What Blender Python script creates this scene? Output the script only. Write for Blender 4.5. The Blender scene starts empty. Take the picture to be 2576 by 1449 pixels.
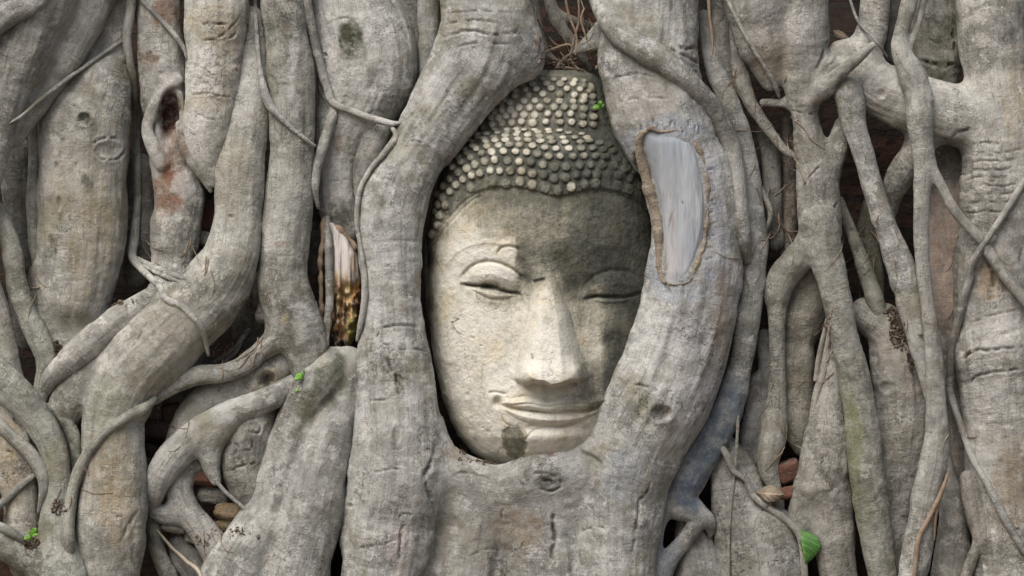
import bpy, math, random
import numpy as np
from mathutils import Vector

C = bpy.context.scene
random.seed(7)
RNG = np.random.default_rng(11)

# ---------------------------------------------------------------- camera, sky, sun, exposure
S = 0.000625                    # metres per traced unit (the view traced is 2576 x 1449 units, about 1.6 m wide)
CAM_D = 3.2                     # camera distance from the root wall's middle plane
ZC = 0.62                       # height of the picture's middle above the ground
VW, VH = 2576.0, 1449.0
DPX = CAM_D / S

cam = bpy.data.cameras.new('camera')
cam.sensor_width = 36.0
cam.lens = 36.0 * CAM_D / (VW * S)
cam.clip_start = 0.05
cam.clip_end = 500.0
cam_o = bpy.data.objects.new('camera', cam)
C.collection.objects.link(cam_o)
cam_o.location = (0, -CAM_D, ZC)
cam_o.rotation_euler = (math.radians(90), 0, 0)
C.camera = cam_o

SUN_EL, SUN_AZ = 54.0, 214.0    # azimuth measured clockwise from +Y: the sun is behind the camera, to its left
w = bpy.data.worlds.new('World')
C.world = w
w.use_nodes = True
nt = w.node_tree
sky = nt.nodes.new('ShaderNodeTexSky')
sky.sky_type = 'NISHITA'
sky.sun_disc = False
sky.sun_elevation = math.radians(SUN_EL)
sky.sun_rotation = math.radians(SUN_AZ)
sky.air_density = 1.0
sky.dust_density = 6.0
sky.ozone_density = 1.0
nt.links.new(sky.outputs[0], nt.nodes['Background'].inputs[0])
nt.nodes['Background'].inputs[1].default_value = 0.066

sun = bpy.data.lights.new('sun', 'SUN')
sun.energy = 1.4
sun.angle = math.radians(44)
sun.color = (1.0, 0.99, 0.97)
sun_o = bpy.data.objects.new('sun', sun)
C.collection.objects.link(sun_o)
az, el = math.radians(SUN_AZ), math.radians(SUN_EL)
sdir = Vector((math.sin(az) * math.cos(el), math.cos(az) * math.cos(el), math.sin(el)))
sun_o.rotation_euler = sdir.to_track_quat('Z', 'Y').to_euler()
sun_o.location = sdir * 8

C.view_settings.view_transform = 'Standard'
C.view_settings.look = 'None'
C.view_settings.gamma = 1.0
C.view_settings.exposure = 1.0

# ---------------------------------------------------------------- numpy helpers
def unproj(px, py, d):
    """traced view position + depth towards the viewer (same unit) -> world metres"""
    px = np.asarray(px, float); py = np.asarray(py, float); d = np.asarray(d, float)
    s = (DPX - d) / DPX
    return np.stack([(px - VW / 2) * S * s, -d * S, ZC + (VH / 2 - py) * S * s], -1)

def _hash(i, j, k, seed):
    h = (i * 374761393 + j * 668265263 + k * 2147483647 + seed * 1274126177) & 0xFFFFFFFF
    h = ((h ^ (h >> 13)) * 1274126177) & 0xFFFFFFFF
    h = (h ^ (h >> 16)) & 0xFFFF
    return h.astype(np.float32) / 32767.5 - 1.0

def vnoise(P, seed=0):
    """value noise in -1..1 at points P (n,3)"""
    P = np.asarray(P, np.float64)
    f = np.floor(P)
    I = f.astype(np.int64)
    t = (P - f).astype(np.float32)
    t = t * t * t * (t * (t * 6 - 15) + 10)
    out = 0
    for a in (0, 1):
        wa = t[:, 0] if a else 1 - t[:, 0]
        for b in (0, 1):
            wb = t[:, 1] if b else 1 - t[:, 1]
            for c in (0, 1):
                wc = t[:, 2] if c else 1 - t[:, 2]
                out = out + wa * wb * wc * _hash(I[:, 0] + a, I[:, 1] + b, I[:, 2] + c, seed)
    return out

def fbm(P, oct=3, seed=0):
    o = 0; a = 1.0; s = 0
    for i in range(oct):
        o = o + a * vnoise(P * (2.03 ** i) + 17.3 * i, seed + i); s += a; a *= 0.5
    return o / s

def sstep(a, b, x):
    t = np.clip((x - a) / (b - a), 0, 1)
    return t * t * (3 - 2 * t)

def catmull(P, n_per):
    """resample control rows (any columns) with a centripetal-ish Catmull-Rom, n_per = spacing in x,y"""
    P = np.asarray(P, float)
    Q = np.vstack([2 * P[0] - P[1], P, 2 * P[-1] - P[-2]])
    out = []
    for i in range(1, len(Q) - 2):
        p0, p1, p2, p3 = Q[i - 1], Q[i], Q[i + 1], Q[i + 2]
        L = np.hypot(*(p2[:2] - p1[:2]))
        n = max(2, int(math.ceil(L / n_per)))
        t = np.arange(n)[:, None] / n
        c = 0.5 * ((2 * p1) + (-p0 + p2) * t + (2 * p0 - 5 * p1 + 4 * p2 - p3) * t ** 2 + (-p0 + 3 * p1 - 3 * p2 + p3) * t ** 3)
        out.append(c)
    out.append(P[-1:])
    return np.vstack(out)

def polydist(x, y, poly):
    """distance to an open polyline, and the position along it 0..1"""
    P = np.asarray(poly, float)
    best = np.full(x.shape, 1e9); par = np.zeros(x.shape)
    L = np.r_[0, np.cumsum(np.hypot(*np.diff(P, axis=0).T))]
    for i in range(len(P) - 1):
        a, b = P[i], P[i + 1]
        ab = b - a
        t = np.clip(((x - a[0]) * ab[0] + (y - a[1]) * ab[1]) / (ab @ ab + 1e-9), 0, 1)
        d = np.hypot(x - a[0] - t * ab[0], y - a[1] - t * ab[1])
        m = d < best
        best = np.where(m, d, best)
        par = np.where(m, (L[i] + t * (L[i + 1] - L[i])) / L[-1], par)
    return best, par

def inpoly(x, y, poly):
    P = np.asarray(poly, float)
    ins = np.zeros(x.shape, bool)
    j = len(P) - 1
    for i in range(len(P)):
        xi, yi = P[i]; xj, yj = P[j]
        c = ((yi > y) != (yj > y)) & (x < (xj - xi) * (y - yi) / (yj - yi + 1e-12) + xi)
        ins ^= c
        j = i
    return ins

def polysd(x, y, poly):
    """signed distance, positive inside a closed polygon"""
    P = list(map(tuple, poly)); P.append(P[0])
    d, _ = polydist(x, y, P)
    return np.where(inpoly(x, y, poly), d, -d)

def surface_nets(F, h, org):
    """naive surface nets of F<0"""
    ins = F < 0
    nx, ny, nz = F.shape
    s = np.zeros((nx - 1, ny - 1, nz - 1), np.int8)
    for a in (0, 1):
        for b in (0, 1):
            for c in (0, 1):
                s += ins[a:nx - 1 + a, b:ny - 1 + b, c:nz - 1 + c]
    cells = np.argwhere((s > 0) & (s < 8))
    idx = np.full(s.shape, -1, np.int32)
    idx[cells[:, 0], cells[:, 1], cells[:, 2]] = np.arange(len(cells))
    acc = np.zeros((len(cells), 3), np.float32); cnt = np.zeros(len(cells), np.float32)
    corners = [(a, b, c) for a in (0, 1) for b in (0, 1) for c in (0, 1)]
    val = {k: F[cells[:, 0] + k[0], cells[:, 1] + k[1], cells[:, 2] + k[2]] for k in corners}
    for k in corners:
        for ax in range(3):
            if k[ax] == 0:
                k2 = list(k); k2[ax] = 1; k2 = tuple(k2)
                f0, f1 = val[k], val[k2]
                m = (f0 < 0) != (f1 < 0)
                t = np.where(m, f0 / np.where(m, f0 - f1, 1), 0)
                for q in range(3):
                    acc[:, q] += np.where(m, k[q] + (t if q == ax else 0), 0)
                cnt += m
    V = (cells + acc / cnt[:, None]) * h + np.asarray(org)
    quads = []
    for ax in range(3):
        o1, o2 = [(1, 2), (2, 0), (0, 1)][ax]
        sl0 = [slice(1, n - 1) for n in (nx, ny, nz)]; sl1 = list(sl0)
        sl0[ax] = slice(0, F.shape[ax] - 1); sl1[ax] = slice(1, F.shape[ax])
        A, B = ins[tuple(sl0)], ins[tuple(sl1)]
        e = np.argwhere(A != B)
        flip = A[e[:, 0], e[:, 1], e[:, 2]]
        base = e.copy()
        for q in range(3):
            if q != ax: base[:, q] += 1
        def cell(d1, d2):
            g = base.copy(); g[:, o1] += d1; g[:, o2] += d2
            return idx[g[:, 0], g[:, 1], g[:, 2]]
        q4 = np.stack([cell(-1, -1), cell(0, -1), cell(0, 0), cell(-1, 0)], 1)
        q4[~flip] = q4[~flip][:, ::-1]
        quads.append(q4)
    return V.astype(np.float64), np.vstack(quads)

def vnormals(V, Q):
    d1 = V[Q[:, 2]] - V[Q[:, 0]]; d2 = V[Q[:, 3]] - V[Q[:, 1]]
    n = np.cross(d1, d2)
    N = np.zeros_like(V)
    for k in range(4):
        for q in range(3):
            N[:, q] += np.bincount(Q[:, k], n[:, q], len(V))
    return N / (np.linalg.norm(N, axis=1, keepdims=True) + 1e-12)

# ---------------------------------------------------------------- objects
def mesh_obj(name, V, faces, mat, attrs=None, parent=None, smooth=True, base=None):
    """V in world metres; the object's origin goes to the base of the thing"""
    V = np.asarray(V, float)
    if base is None:
        base = np.array([(V[:, 0].min() + V[:, 0].max()) / 2, (V[:, 1].min() + V[:, 1].max()) / 2, V[:, 2].min()])
    base = np.asarray(base, float)
    me = bpy.data.meshes.new(name)
    faces = np.asarray(faces) if not isinstance(faces, list) else faces
    if isinstance(faces, list):
        me.from_pydata((V - base).tolist(), [], faces)
    else:
        n, k = faces.shape
        me.vertices.add(len(V)); me.vertices.foreach_set('co', (V - base).astype(np.float32).ravel())
        me.loops.add(n * k); me.loops.foreach_set('vertex_index', faces.astype(np.int32).ravel())
        me.polygons.add(n)
        me.polygons.foreach_set('loop_start', (np.arange(n) * k).astype(np.int32))
        me.update(calc_edges=True)
    if smooth:
        me.polygons.foreach_set('use_smooth', np.ones(len(me.polygons), bool))
    for an, (ty, data) in (attrs or {}).items():
        at = me.attributes.new(an, ty, 'POINT')
        key = {'FLOAT_VECTOR': 'vector', 'FLOAT_COLOR': 'color', 'FLOAT': 'value'}[ty]
        at.data.foreach_set(key, np.asarray(data, np.float32).ravel())
    me.materials.append(mat)
    me.update()
    o = bpy.data.objects.new(name, me)
    C.collection.objects.link(o)
    if parent is not None:
        o.parent = parent
        o.location = base - np.array(parent['_base'])
    else:
        o.location = base
    o['_base'] = [float(b) for b in base]
    return o

def empty(name, base):
    o = bpy.data.objects.new(name, None)
    C.collection.objects.link(o)
    o.location = base
    o.empty_display_size = 0.02
    o['_base'] = [float(b) for b in base]
    return o

def tag(o, label, cat, group=None, kind=None):
    o['label'] = label
    o['category'] = cat
    if group: o['group'] = group
    if kind: o['kind'] = kind
    return o

# ---------------------------------------------------------------- materials
class NG:
    def __init__(s, name):
        s.m = bpy.data.materials.new(name); s.m.use_nodes = True
        s.t = s.m.node_tree; s.b = s.t.nodes['Principled BSDF']
    def n(s, ty, **kw):
        x = s.t.nodes.new(ty)
        for k, v in kw.items(): setattr(x, k, v)
        return x
    def set(s, node, i, v):
        if hasattr(v, 'is_output'): s.t.links.new(v, node.inputs[i])
        else: node.inputs[i].default_value = v
    def attr(s, name, out='Vector'):
        return s.n('ShaderNodeAttribute', attribute_name=name).outputs[out]
    def noise(s, vec, scale, detail=3, rough=0.55, dist=0.0, out='Fac'):
        x = s.n('ShaderNodeTexNoise')
        s.set(x, 'Vector', vec); s.set(x, 'Scale', scale); s.set(x, 'Detail', detail); s.set(x, 'Roughness', rough); s.set(x, 'Distortion', dist)
        return x.outputs[out]
    def voro(s, vec, scale, feature='F1', out='Distance', rnd=1.0):
        x = s.n('ShaderNodeTexVoronoi', feature=feature)
        s.set(x, 'Vector', vec); s.set(x, 'Scale', scale); s.set(x, 'Randomness', rnd)
        return x.outputs[out]
    def vmul(s, vec, v):
        x = s.n('ShaderNodeVectorMath', operation='MULTIPLY'); s.set(x, 0, vec); x.inputs[1].default_value = v
        return x.outputs[0]
    def vadd(s, a, b):
        x = s.n('ShaderNodeVectorMath', operation='ADD'); s.set(x, 0, a); s.set(x, 1, b)
        return x.outputs[0]
    def ma(s, op, a, b=0.5, clamp=False):
        x = s.n('ShaderNodeMath', operation=op, use_clamp=clamp); s.set(x, 0, a); s.set(x, 1, b)
        return x.outputs[0]
    def ramp(s, f, a, b, lo=0.0, hi=1.0):
        x = s.n('ShaderNodeMapRange', interpolation_type='SMOOTHSTEP')
        s.set(x, 0, f); s.set(x, 1, a); s.set(x, 2, b); s.set(x, 3, lo); s.set(x, 4, hi)
        return x.outputs[0]
    def mix(s, f, a, b, mode='MIX'):
        x = s.n('ShaderNodeMix', data_type='RGBA', blend_type=mode)
        s.set(x, 0, f)
        s.set(x, 6, a if hasattr(a, 'is_output') else (*a, 1)); s.set(x, 7, b if hasattr(b, 'is_output') else (*b, 1))
        return x.outputs[2]
    def bump(s, hgt, dist, strength=1.0, normal=None):
        x = s.n('ShaderNodeBump'); s.set(x, 'Height', hgt); s.set(x, 'Distance', dist); s.set(x, 'Strength', strength)
        if normal is not None: s.set(x, 'Normal', normal)
        return x.outputs[0]
    def done(s, col, rough=0.85, normal=None, spec=0.25):
        s.set(s.b, 'Base Color', col if hasattr(col, 'is_output') else (*col, 1))
        s.set(s.b, 'Roughness', rough); s.set(s.b, 'Specular IOR Level', spec)
        if normal is not None: s.set(s.b, 'Normal', normal)
        return s.m

def pos(g):
    return g.n('ShaderNodeNewGeometry').outputs['Position']

def bark_material():
    g = NG('fig_bark')
    P = pos(g)
    R = g.attr('grain')                       # (along, around, random) in centimetres
    tint = g.attr('tint', 'Color')
    st = g.n('ShaderNodeAttribute', attribute_name='stain')
    rough_a = g.attr('rough', 'Fac')
    ringw = g.attr('ringw', 'Fac')
    big = g.noise(P, 9, 4, 0.6)
    mid = g.noise(P, 42, 5, 0.65)
    fine = g.noise(P, 260, 4, 0.7)
    ring = g.noise(g.vmul(R, (3.4, 0.35, 3.1)), 1.0, 4, 0.6, 0.3)       # fine wrinkles round the root
    fib = g.noise(g.vmul(R, (0.55, 4.5, 5.3)), 1.0, 4, 0.65, 0.2)       # fibres along the root
    col = g.mix(g.ramp(big, 0.33, 0.67), (0.162, 0.162, 0.150), (0.338, 0.341, 0.330))
    col = g.mix(g.ramp(mid, 0.42, 0.66), col, g.mix(0.62, col, (0.47, 0.465, 0.445)))
    strk = g.noise(g.vmul(R, (0.07, 1.1, 2.3)), 1.0, 4, 0.65, 0.4)
    col = g.mix(g.ma('MULTIPLY', g.ramp(strk, 0.5, 0.66, 0, 0.5), ringw), col, g.mix(1.0, col, (0.52, 0.49, 0.42), 'MULTIPLY'))
    # brownish and olive blotches, pale lichen crust, dark pits
    bl = g.noise(g.vadd(P, (3.1, 1.7, 0.2)), 14, 5, 0.7)
    col = g.mix(g.ramp(bl, 0.54, 0.70, 0, 0.5), col, (0.19, 0.165, 0.12))
    li = g.noise(g.vadd(P, (7.3, 0, 2.2)), 30, 6, 0.75)
    col = g.mix(g.ramp(li, 0.555, 0.60, 0, 0.6), col, (0.51, 0.505, 0.485))
    sp = g.noise(P, 420, 2, 0.6)
    spm = g.ramp(g.noise(g.vadd(P, (4, 4, 1)), 26, 4, 0.7), 0.40, 0.62, 0.15, 1.0)
    col = g.mix(g.ma('MULTIPLY', g.ramp(sp, 0.57, 0.68, 0, 0.65), spm), col, (0.60, 0.59, 0.55))
    col = g.mix(g.ma('MULTIPLY', g.ramp(sp, 0.40, 0.28, 0, 0.65), spm), col, (0.085, 0.075, 0.06))
    sp2 = g.noise(g.vadd(P, (1.1, 4, 9)), 130, 3, 0.6)
    col = g.mix(g.ramp(sp2, 0.37, 0.26, 0, 0.6), col, (0.10, 0.085, 0.065))
    patch = g.ma('MULTIPLY', g.ramp(g.noise(P, 16, 4, 0.7), 0.46, 0.66), ringw)
    rl = g.ramp(ring, 0.47, 0.36)
    col = g.mix(g.ma('MULTIPLY', g.ma('MULTIPLY', rl, patch), 0.6), col, g.mix(0.7, col, (0.05, 0.042, 0.032)))
    fl = g.ramp(fib, 0.44, 0.33)
    col = g.mix(g.ma('MULTIPLY', g.ma('MULTIPLY', fl, ringw), 0.4), col, (0.12, 0.105, 0.085))
    # every root has its own tone
    sz = g.n('ShaderNodeSeparateXYZ'); g.set(sz, 0, R)
    wn = g.n('ShaderNodeTexWhiteNoise', noise_dimensions='1D'); g.set(wn, 'W', sz.outputs[2])
    tone = g.n('ShaderNodeMix', data_type='RGBA'); g.set(tone, 0, wn.outputs['Value'])
    tone.inputs[6].default_value = (0.80, 0.79, 0.76, 1); tone.inputs[7].default_value = (1.12, 1.135, 1.15, 1)
    col = g.mix(1.0, col, tone.outputs[2], 'MULTIPLY')
    wsep = g.n('ShaderNodeSeparateColor'); g.set(wsep, 0, wn.outputs['Color'])
    och = g.noise(g.vadd(P, (1.3, 8, 4)), 11, 5, 0.65)
    col = g.mix(g.ma('MULTIPLY', g.ramp(och, 0.48, 0.68, 0, 0.75), g.ramp(wsep.outputs[0], 0.35, 0.95)), col, (0.20, 0.188, 0.13))
    col = g.mix(g.ma('MULTIPLY', g.ramp(g.noise(g.vadd(P, (6, 1, 7)), 19, 6, 0.75), 0.54, 0.60, 0, 0.7), g.ramp(wsep.outputs[1], 0.3, 0.9)), col, (0.47, 0.475, 0.465))
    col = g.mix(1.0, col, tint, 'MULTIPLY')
    # stains with a shape of their own, and the shade painted into cracks
    brk = g.ramp(g.noise(P, 55, 5, 0.7), 0.30, 0.62, 0.25, 1.15)
    fac = g.ma('MULTIPLY', st.outputs['Alpha'], brk, True)
    tex = g.ramp(fine, 0.25, 0.75, 0.72, 1.28)
    sc = g.n('ShaderNodeVectorMath', operation='SCALE'); g.set(sc, 0, st.outputs['Color']); g.set(sc, 3, tex)
    col = g.mix(fac, col, sc.outputs[0])
    # relief
    h = g.ma('MULTIPLY', ring, g.ma('ADD', g.ma('MULTIPLY', patch, 0.9), g.ma('MULTIPLY', ringw, 0.10)))
    n1 = g.bump(h, 0.0036, 0.5)
    n2 = g.bump(g.ma('ADD', mid, g.ma('MULTIPLY', fib, 0.5)), 0.006, 0.55, n1)
    crk = g.voro(g.vadd(g.vmul(R, (0.75, 0.38, 1.0)), g.vmul(g.noise(P, 60, 4, 0.7, 0, 'Color'), (2.6, 2.6, 0))), 1.0, 'DISTANCE_TO_EDGE')
    ck = g.ramp(crk, 0.0, 0.07)
    ckp = g.ma('MULTIPLY', g.ma('MULTIPLY', g.ma('SUBTRACT', 1.0, ck), rough_a, True), g.ramp(g.noise(g.vadd(P, (5, 2, 8)), 12, 4, 0.7), 0.50, 0.68, 0, 0.8))
    n3 = g.bump(g.ma('SUBTRACT', 1.0, ckp), 0.004, 0.9, n2)
    n4 = g.bump(g.ma('ADD', fine, g.ma('MULTIPLY', sp, 0.6)), 0.0022, 0.5, n3)
    col = g.mix(g.ma('MULTIPLY', ckp, 0.7), col, (0.05, 0.043, 0.035))
    return g.done(col, 0.88, n4, 0.2)

def stone_material():
    g = NG('weathered_stone')
    P = pos(g)
    st = g.n('ShaderNodeAttribute', attribute_name='stone')
    sx = g.n('ShaderNodeSeparateColor'); g.set(sx, 0, st.outputs['Color'])
    dark, green, worn = sx.outputs[0], sx.outputs[1], sx.outputs[2]
    n0 = g.noise(P, 22, 5, 0.65); n1 = g.noise(P, 80, 5, 0.7); n2 = g.noise(P, 330, 3, 0.65)
    d = g.ma('ADD', dark, g.ma('MULTIPLY', g.ma('SUBTRACT', n0, 0.5), 0.50))
    d = g.ma('ADD', d, g.ma('MULTIPLY', g.ma('SUBTRACT', n1, 0.5), 0.50))
    d = g.ma('ADD', d, g.ma('MULTIPLY', g.ma('SUBTRACT', n2, 0.5), 0.42))
    drip = g.noise(g.vmul(P, (75, 75, 9)), 1.0, 5, 0.7)
    d = g.ma('ADD', d, g.ma('MULTIPLY', g.ma('SUBTRACT', drip, 0.5), 0.42))
    gr = g.noise(g.vadd(P, (9, 3, 3)), 150, 3, 0.7)
    d = g.ma('ADD', d, g.ma('MULTIPLY', g.ramp(gr, 0.60, 0.72), 0.16))
    d = g.ma('SUBTRACT', d, g.ma('MULTIPLY', worn, 0.60), True)
    r = g.n('ShaderNodeValToRGB'); g.set(r, 0, d)
    e = r.color_ramp.elements
    e[0].position = 0.0; e[0].color = (0.63, 0.615, 0.55, 1)
    e[1].position = 1.0; e[1].color = (0.050, 0.053, 0.044, 1)
    for p, c in ((0.22, (0.51, 0.49, 0.415)), (0.45, (0.30, 0.285, 0.225)), (0.70, (0.135, 0.133, 0.108))):
        x = e.new(p); x.color = (*c, 1)
    col = r.outputs[0]
    col = g.mix(g.ma('MULTIPLY', green, g.ramp(n1, 0.3, 0.6), True), col, (0.085, 0.095, 0.066))
    och = g.noise(g.vadd(P, (2, 5, 1)), 17, 4, 0.6)
    col = g.mix(g.ramp(och, 0.5, 0.75, 0, 0.45), col, g.mix(1.0, col, (1.0, 0.83, 0.55), 'MULTIPLY'))
    pits = g.voro(P, 190)
    pm = g.ma('MULTIPLY', g.ramp(pits, 0.16, 0.06), g.ramp(g.noise(P, 45, 2), 0.55, 0.68), True)
    col = g.mix(g.ma('MULTIPLY', pm, 0.6), col, (0.10, 0.09, 0.065))
    ckd = g.voro(g.vadd(P, g.vmul(g.noise(P, 25, 4, 0.6, 0, 'Color'), (0.10, 0.10, 0.10))), 7.5, 'DISTANCE_TO_EDGE')
    ck = g.ma('MULTIPLY', g.ramp(ckd, 0.012, 0.0), g.ramp(g.noise(P, 11, 2), 0.5, 0.62), True)
    col = g.mix(g.ma('MULTIPLY', ck, 0.3), col, (0.12, 0.11, 0.085))
    h = g.ma('ADD', g.ma('MULTIPLY', n1, 1.0), g.ma('MULTIPLY', n2, 0.4))
    b1 = g.bump(h, 0.0045, 0.6)
    b2 = g.bump(g.ma('SUBTRACT', g.ma('SUBTRACT', 1.0, pm), ck), 0.002, 0.7, b1)
    b3 = g.bump(g.noise(P, 900, 2, 0.6), 0.0008, 0.5, b2)
    return g.done(col, 0.9, b3, 0.15)

def simple_mat(name, c1, c2, scale, rough=0.85, bump=0.003, c3=None, spec=0.2, vec=None):
    g = NG(name)
    P = pos(g)
    if vec: P = g.vmul(P, vec)
    n = g.noise(P, scale, 5, 0.65); n2 = g.noise(P, scale * 5, 4, 0.7)
    col = g.mix(g.ramp(n, 0.3, 0.7), c1, c2)
    if c3: col = g.mix(g.ramp(n2, 0.52, 0.68), col, c3)
    return g.done(col, rough, g.bump(g.ma('ADD', n, n2), bump, 0.8), spec)

def wood_material(name, cols, sc=(60, 60, 5), bd=0.004):
    g = NG(name)
    P = pos(g)
    st = g.n('ShaderNodeAttribute', attribute_name='stain')
    f = g.noise(g.vmul(P, sc), 1.0, 6, 0.65, 0.4)
    f2 = g.noise(g.vmul(P, (sc[0] * 5, sc[1] * 5, sc[2] * 3)), 1.0, 4, 0.6)
    col = g.mix(g.ramp(f, 0.3, 0.7), cols[0], cols[1])
    col = g.mix(g.ramp(f2, 0.45, 0.3, 0, 0.6), col, cols[2])
    col = g.mix(g.ma('MULTIPLY', st.outputs['Alpha'], g.ramp(f, 0.25, 0.6, 0.4, 1.1), True), col, st.outputs['Color'])
    return g.done(col, 0.8, g.bump(g.ma('ADD', f, g.ma('MULTIPLY', f2, 0.5)), bd, 0.8), 0.2)

def leaf_material(name, c1, c2):
    g = NG(name)
    P = pos(g)
    n = g.noise(P, 70, 3, 0.6)
    v = g.attr('vein', 'Fac')
    col = g.mix(g.ramp(n, 0.35, 0.7), c1, c2)
    col = g.mix(g.ma('MULTIPLY', v, 0.85), col, (min(1, c2[0] * 2.2), min(1, c2[1] * 1.7), c2[2] * 1.6))
    m = g.done(col, 0.45, g.bump(g.ma('SUBTRACT', n, v), 0.0008, 0.5), 0.3)
    g.set(g.b, 'Transmission Weight', 0.0)
    g.b.inputs['Subsurface Weight'].default_value = 0.0
    return m

def brick_wall_material():
    g = NG('old_brick_wall')
    P = pos(g)
    sw = g.n('ShaderNodeCombineXYZ'); sp = g.n('ShaderNodeSeparateXYZ'); g.set(sp, 0, P)
    g.set(sw, 0, sp.outputs[0]); g.set(sw, 1, sp.outputs[2])
    b = g.n('ShaderNodeTexBrick')
    g.set(b, 'Vector', sw.outputs[0]); g.set(b, 'Scale', 1.0); g.set(b, 'Brick Width', 0.2); g.set(b, 'Row Height', 0.055)
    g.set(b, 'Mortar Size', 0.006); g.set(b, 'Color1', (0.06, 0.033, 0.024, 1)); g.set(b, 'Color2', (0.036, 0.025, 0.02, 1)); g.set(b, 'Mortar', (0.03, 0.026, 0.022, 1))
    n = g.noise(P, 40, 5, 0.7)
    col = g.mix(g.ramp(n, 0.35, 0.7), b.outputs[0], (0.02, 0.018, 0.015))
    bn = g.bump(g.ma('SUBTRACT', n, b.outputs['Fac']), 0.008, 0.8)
    return g.done(col, 0.92, bn, 0.1)

BARK = bark_material()
STONE = stone_material()
SCARWOOD = wood_material('cut_wood', ((0.28, 0.31, 0.34), (0.43, 0.45, 0.47), (0.13, 0.12, 0.11)), (55, 55, 4), 0.0022)
CALLUS = simple_mat('callus_bark', (0.36, 0.31, 0.24), (0.24, 0.195, 0.15), 60, 0.85, 0.005, (0.13, 0.10, 0.08))
ROT = wood_material('rotten_wood', ((0.68, 0.65, 0.62), (0.52, 0.47, 0.44), (0.20, 0.14, 0.11)), (90, 90, 7))
DARKBRICK = simple_mat('dark_brick', (0.075, 0.042, 0.034), (0.05, 0.036, 0.03), 40, 0.92, 0.006, (0.09, 0.075, 0.06))  # darker brown brick for the pieces in the left gap
BRICK = simple_mat('broken_brick', (0.17, 0.078, 0.056), (0.11, 0.065, 0.05), 40, 0.92, 0.006, (0.16, 0.13, 0.105))
ROCK = simple_mat('grey_rubble', (0.20, 0.19, 0.165), (0.33, 0.315, 0.28), 35, 0.92, 0.007, (0.10, 0.09, 0.075))
MOSSROCK = simple_mat('mossy_rubble', (0.23, 0.155, 0.085), (0.30, 0.25, 0.18), 45, 0.92, 0.008, (0.075, 0.095, 0.028))
SOIL = simple_mat('red_soil', (0.10, 0.070, 0.054), (0.16, 0.12, 0.095), 120, 0.95, 0.005, (0.07, 0.046, 0.034))
GROUND = simple_mat('bare_ground', (0.13, 0.105, 0.08), (0.19, 0.155, 0.12), 3.0, 0.95, 0.01)
DRY = simple_mat('dry_rootlet', (0.20, 0.145, 0.10), (0.32, 0.25, 0.185), 90, 0.9, 0.002)
PALE = simple_mat('pale_rootlet', (0.36, 0.32, 0.25), (0.44, 0.40, 0.32), 90, 0.85, 0.002)
GREEN = leaf_material('green_leaf', (0.04, 0.115, 0.025), (0.065, 0.165, 0.04))
SPROUT = leaf_material('sprout_leaf', (0.09, 0.25, 0.035), (0.15, 0.35, 0.055))
DRYLEAF = leaf_material('dry_leaf', (0.13, 0.11, 0.08), (0.21, 0.185, 0.14))
WALLM = brick_wall_material()
# ---------------------------------------------------------------- setting: ground, old brick wall behind the roots
def build_setting():
    n = 60
    a = np.linspace(-1, 1, n)
    gx = np.sign(a) * np.abs(a) ** 2.2 * 60
    X, Y = np.meshgrid(gx, gx, indexing='ij')
    Pp = np.stack([X.ravel() * 1.0, Y.ravel(), np.zeros(X.size)], 1)
    Z = 0.02 * fbm(Pp * 0.9, 3, 5) * np.clip(np.hypot(X, Y).ravel() / 2, 0.15, 3)
    V = np.stack([X.ravel(), Y.ravel(), Z - 0.02], 1)
    i = np.arange(n * n).reshape(n, n)
    Q = np.stack([i[:-1, :-1].ravel(), i[1:, :-1].ravel(), i[1:, 1:].ravel(), i[:-1, 1:].ravel()], 1)
    o = mesh_obj('ground', V, Q, GROUND, base=(0, 0, 0))
    o['label'] = 'bare trodden earth in front of the roots'; o['kind'] = 'structure'
    # the ruined wall: a solid with a ragged top
    nx, nz = 90, 50
    xs = np.linspace(-2.1, 2.1, nx); y0, y1 = 0.24, 0.60
    tops = 1.75 + 0.12 * vnoise(np.stack([xs * 2.2, xs * 0, xs * 0], 1), 9)
    V = []; 
    for f, yy in ((0, y0), (1, y1)):
        for k in range(nz):
            t = k / (nz - 1)
            z = -0.03 + (tops + 0.03) * t
            P3 = np.stack([xs * 9, np.full(nx, yy * 9), z * 9], 1)
            V.append(np.stack([xs, np.full(nx, yy) + 0.03 * fbm(P3, 3, 3), z], 1))
    V = np.vstack(V)
    I = np.arange(2 * nz * nx).reshape(2, nz, nx)
    Q = []
    def grid(G, flip):
        q = np.stack([G[:-1, :-1].ravel(), G[:-1, 1:].ravel(), G[1:, 1:].ravel(), G[1:, :-1].ravel()], 1)
        Q.append(q[:, ::-1] if flip else q)
    grid(I[0], False); grid(I[1], True)
    grid(np.stack([I[0, -1], I[1, -1]]), False); grid(np.stack([I[0, 0], I[1, 0]]), True)
    grid(np.stack([I[0, :, 0], I[1, :, 0]]), False); grid(np.stack([I[0, :, -1], I[1, :, -1]]), True)
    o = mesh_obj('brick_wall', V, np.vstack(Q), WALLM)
    tag(o, 'dark old brick wall seen only through the black gaps behind the roots', 'wall')
build_setting()

# ---------------------------------------------------------------- the carved stone head
HB = -62.0        # depth of the head's widest section
prof = np.array([
 (176, 1352, 1462, 20), (180, 1338, 1482, 55), (190, 1316, 1502, 78), (215, 1280, 1530, 103), (260, 1234, 1560, 125), (300, 1203, 1582, 138),
 (322, 1186, 1596, 142), (334, 1172, 1604, 150), (345, 1160, 1612, 166), (385, 1122, 1630, 192), (430, 1105, 1645, 208),
 (500, 1090, 1655, 221), (560, 1078, 1660, 227), (640, 1074, 1662, 226), (760, 1076, 1662, 221), (900, 1090, 1655, 219),
 (1000, 1112, 1640, 222), (1060, 1134, 1618, 221), (1100, 1155, 1595, 216), (1140, 1190, 1558, 194), (1165, 1228, 1515, 164), (1182, 1275, 1465, 130), (1192, 1330, 1410, 85)], float)

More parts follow.
